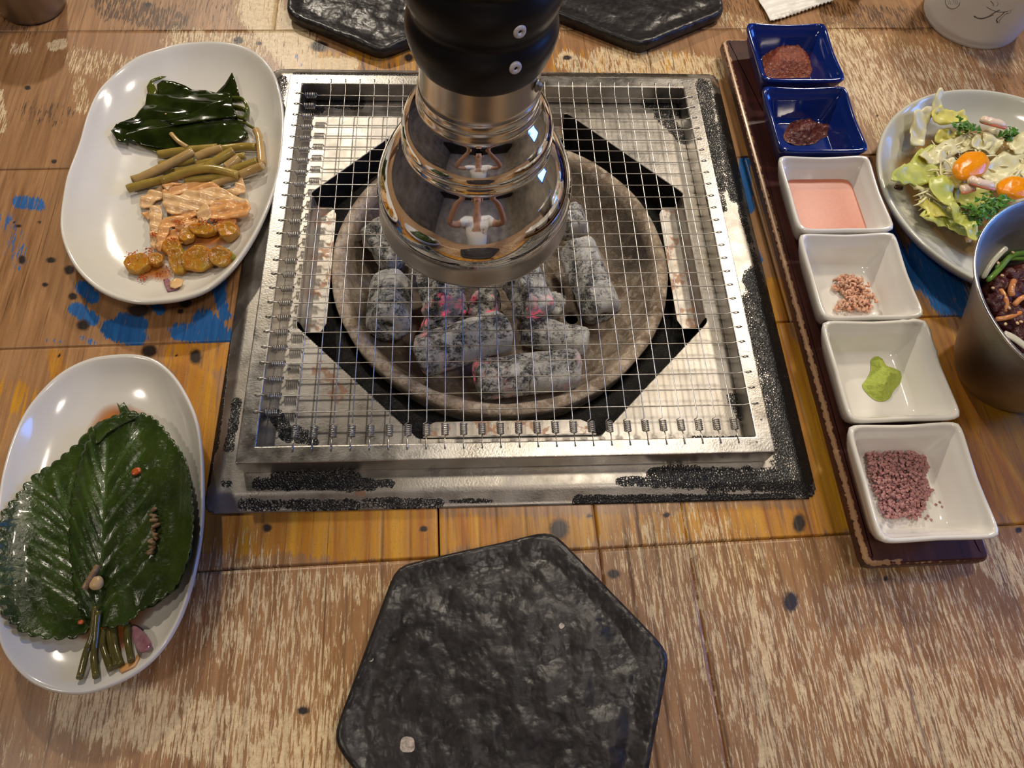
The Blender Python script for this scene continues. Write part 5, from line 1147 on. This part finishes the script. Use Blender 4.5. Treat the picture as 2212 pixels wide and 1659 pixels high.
for i, (uu, vv) in enumerate([(2145, 622), (2156, 568), (2188, 545), (2165, 595), (2172, 700), (2198, 698), (2206, 695), (2190, 616), (2180, 665)]):
    blob('sesame_seed', P(uu, vv, .0700), (.0013, .0010, .0007), SESAME, ['sesame seed on the dark clump by the left wall of the metal bowl', 'sesame seed stuck beside the long scallion strip', 'sesame seed on top of the scallion arch', 'sesame seed below the white scallion strip', 'sesame seed on the front red clump', 'left one of two touching sesame seeds near the front wall', 'right one of two touching sesame seeds near the front wall', 'sesame seed at the tip of the pale radish strip', 'sesame seed in the middle of the metal bowl'][i], 'seed', 'sesame seeds in the metal bowl', .05, sub=2, rot=i)
# ------------------------------------------------------------------ things along the far edge
tag(link('steel_cup', mesh('steel_cup', *lathe([(.0001, .0008), (.024, .0008), (.0258, .0), (.0275, .0012), (.0285, .006), (.0310, .070), (.0318, .0705), (.0312, .071), (.0300, .0700), (.0272, .008), (.0001, .004)], 64)), None, steel_mat('dull_cup_steel', False, (.30, .27, .24), .3, .45), True, (-.4263, .2795, 0)), 'dull stainless steel cup at the top left corner of the table', 'cup')
tag(link('dark_cup', mesh('dark_cup', *lathe([(.0001, .0005), (.016, .0005), (.0175, .0), (.0185, .002), (.022, .04), (.023, .05), (.0215, .05), (.0165, .006), (.0001, .005)], 40)), None, DARKW, True, tuple(P(1832, -32, 0))), 'small dark brown cup at the top edge behind the blue dishes', 'cup')
cup = empty('plastic_cup', (.4733, .2850, 0), label='frosted white plastic cup with a grey line drawing at the top right corner', cat='cup')
link('cup_wall', mesh('cup_wall', *lathe([(.0001, .003), (.040, .003), (.0440, .0008), (.0465, .0012), (.0474, .004), (.0480, .012), (.0500, .060), (.0520, .110), (.0530, .111), (.0512, .110), (.0490, .060), (.0466, .010), (.0440, .004), (.0001, .0035)], 80)), cup, PLASTIC)
link('water', mesh('water', *lathe([(.0001, .058), (.0487, .058), (.0486, .058), (.0462, .012), (.0430, .0045), (.0001, .0042)], 64)), cup, PAPER) if False else None
def on_cup(u_, v_):
    # ray against the slightly tapered wall
    d = RM.T @ np.array([(u_ - 1106) / FPX, (v_ - 829.5) / FPX, 1.0]); o_ = CAM - np.array([.4733, .2850, 0])
    for t in np.arange(.3, 1.2, .0005):
        p = o_ + d * t; R_ = .0478 + .0020 * p[2] / .06
        if math.hypot(p[0], p[1]) <= R_ + .0002: return tuple(p)
    return tuple(p)
def ink(pts, r=.00022, n_=16): return tube_vf(smooth_open([on_cup(*q) for q in pts], n_), r, 5)
lines = [ink([(2058 + 16 * math.cos(a), 3 + 16 * math.sin(a)) for a in np.linspace(0, 2 * PI, 13)], .0003, 26),
         ink([(2104, 34), (2112, 39), (2125, 39), (2138, 34), (2150, 26), (2160, 22)], .0005), ink([(2104, 36), (2118, 41), (2132, 38), (2146, 32)], .0003),
         ink([(2122, 2), (2128, 12), (2140, 20), (2156, 26), (2170, 26)], .0003), ink([(2170, 26), (2162, 34), (2153, 42), (2155, 49)], .0005), ink([(2176, 28), (2168, 34), (2160, 43), (2158, 50)], .0003),
         ink([(2170, 26), (2184, 22), (2196, 14)], .0003), ink([(2184, 22), (2182, 28), (2174, 30)], .0003), ink([(2140, 2), (2146, 10), (2144, 16)], .0003), ink([(2150, 0), (2156, 8), (2152, 14)], .0003)]
for k in range(6): lines.append(ink([(2046 + k * 4, -2), (2050 + k * 4, 10)], .00015, 4))
link('printed_drawing', mesh('printed_drawing', *merge(lines)), cup, INK)
# wrapper with a zigzag edge
pk = [(1640, 2), (1652, 22), (1664, 46)]; e0, e1 = np.array((1664, 46)), np.array((1800, 2)); nt = 34
for i in range(1, nt): q = e0 + (e1 - e0) * i / nt + np.array((-.3, -1)) * (1.8 if i % 2 else -1.2); pk.append(tuple(q))
pk += [(1800, 2), (1790, -40), (1760, -120), (1600, -90)]
sheet('wet_wipe_packet', pk, .0035, None, PAPER, 'white paper wipe packet with a zigzag edge at the top right behind the tray', 'packet', None, thick=.0009, res=.0025, amp=.0009, freq=60, fold=(-1.25 + PI, .0007, 700), dome=.0015)
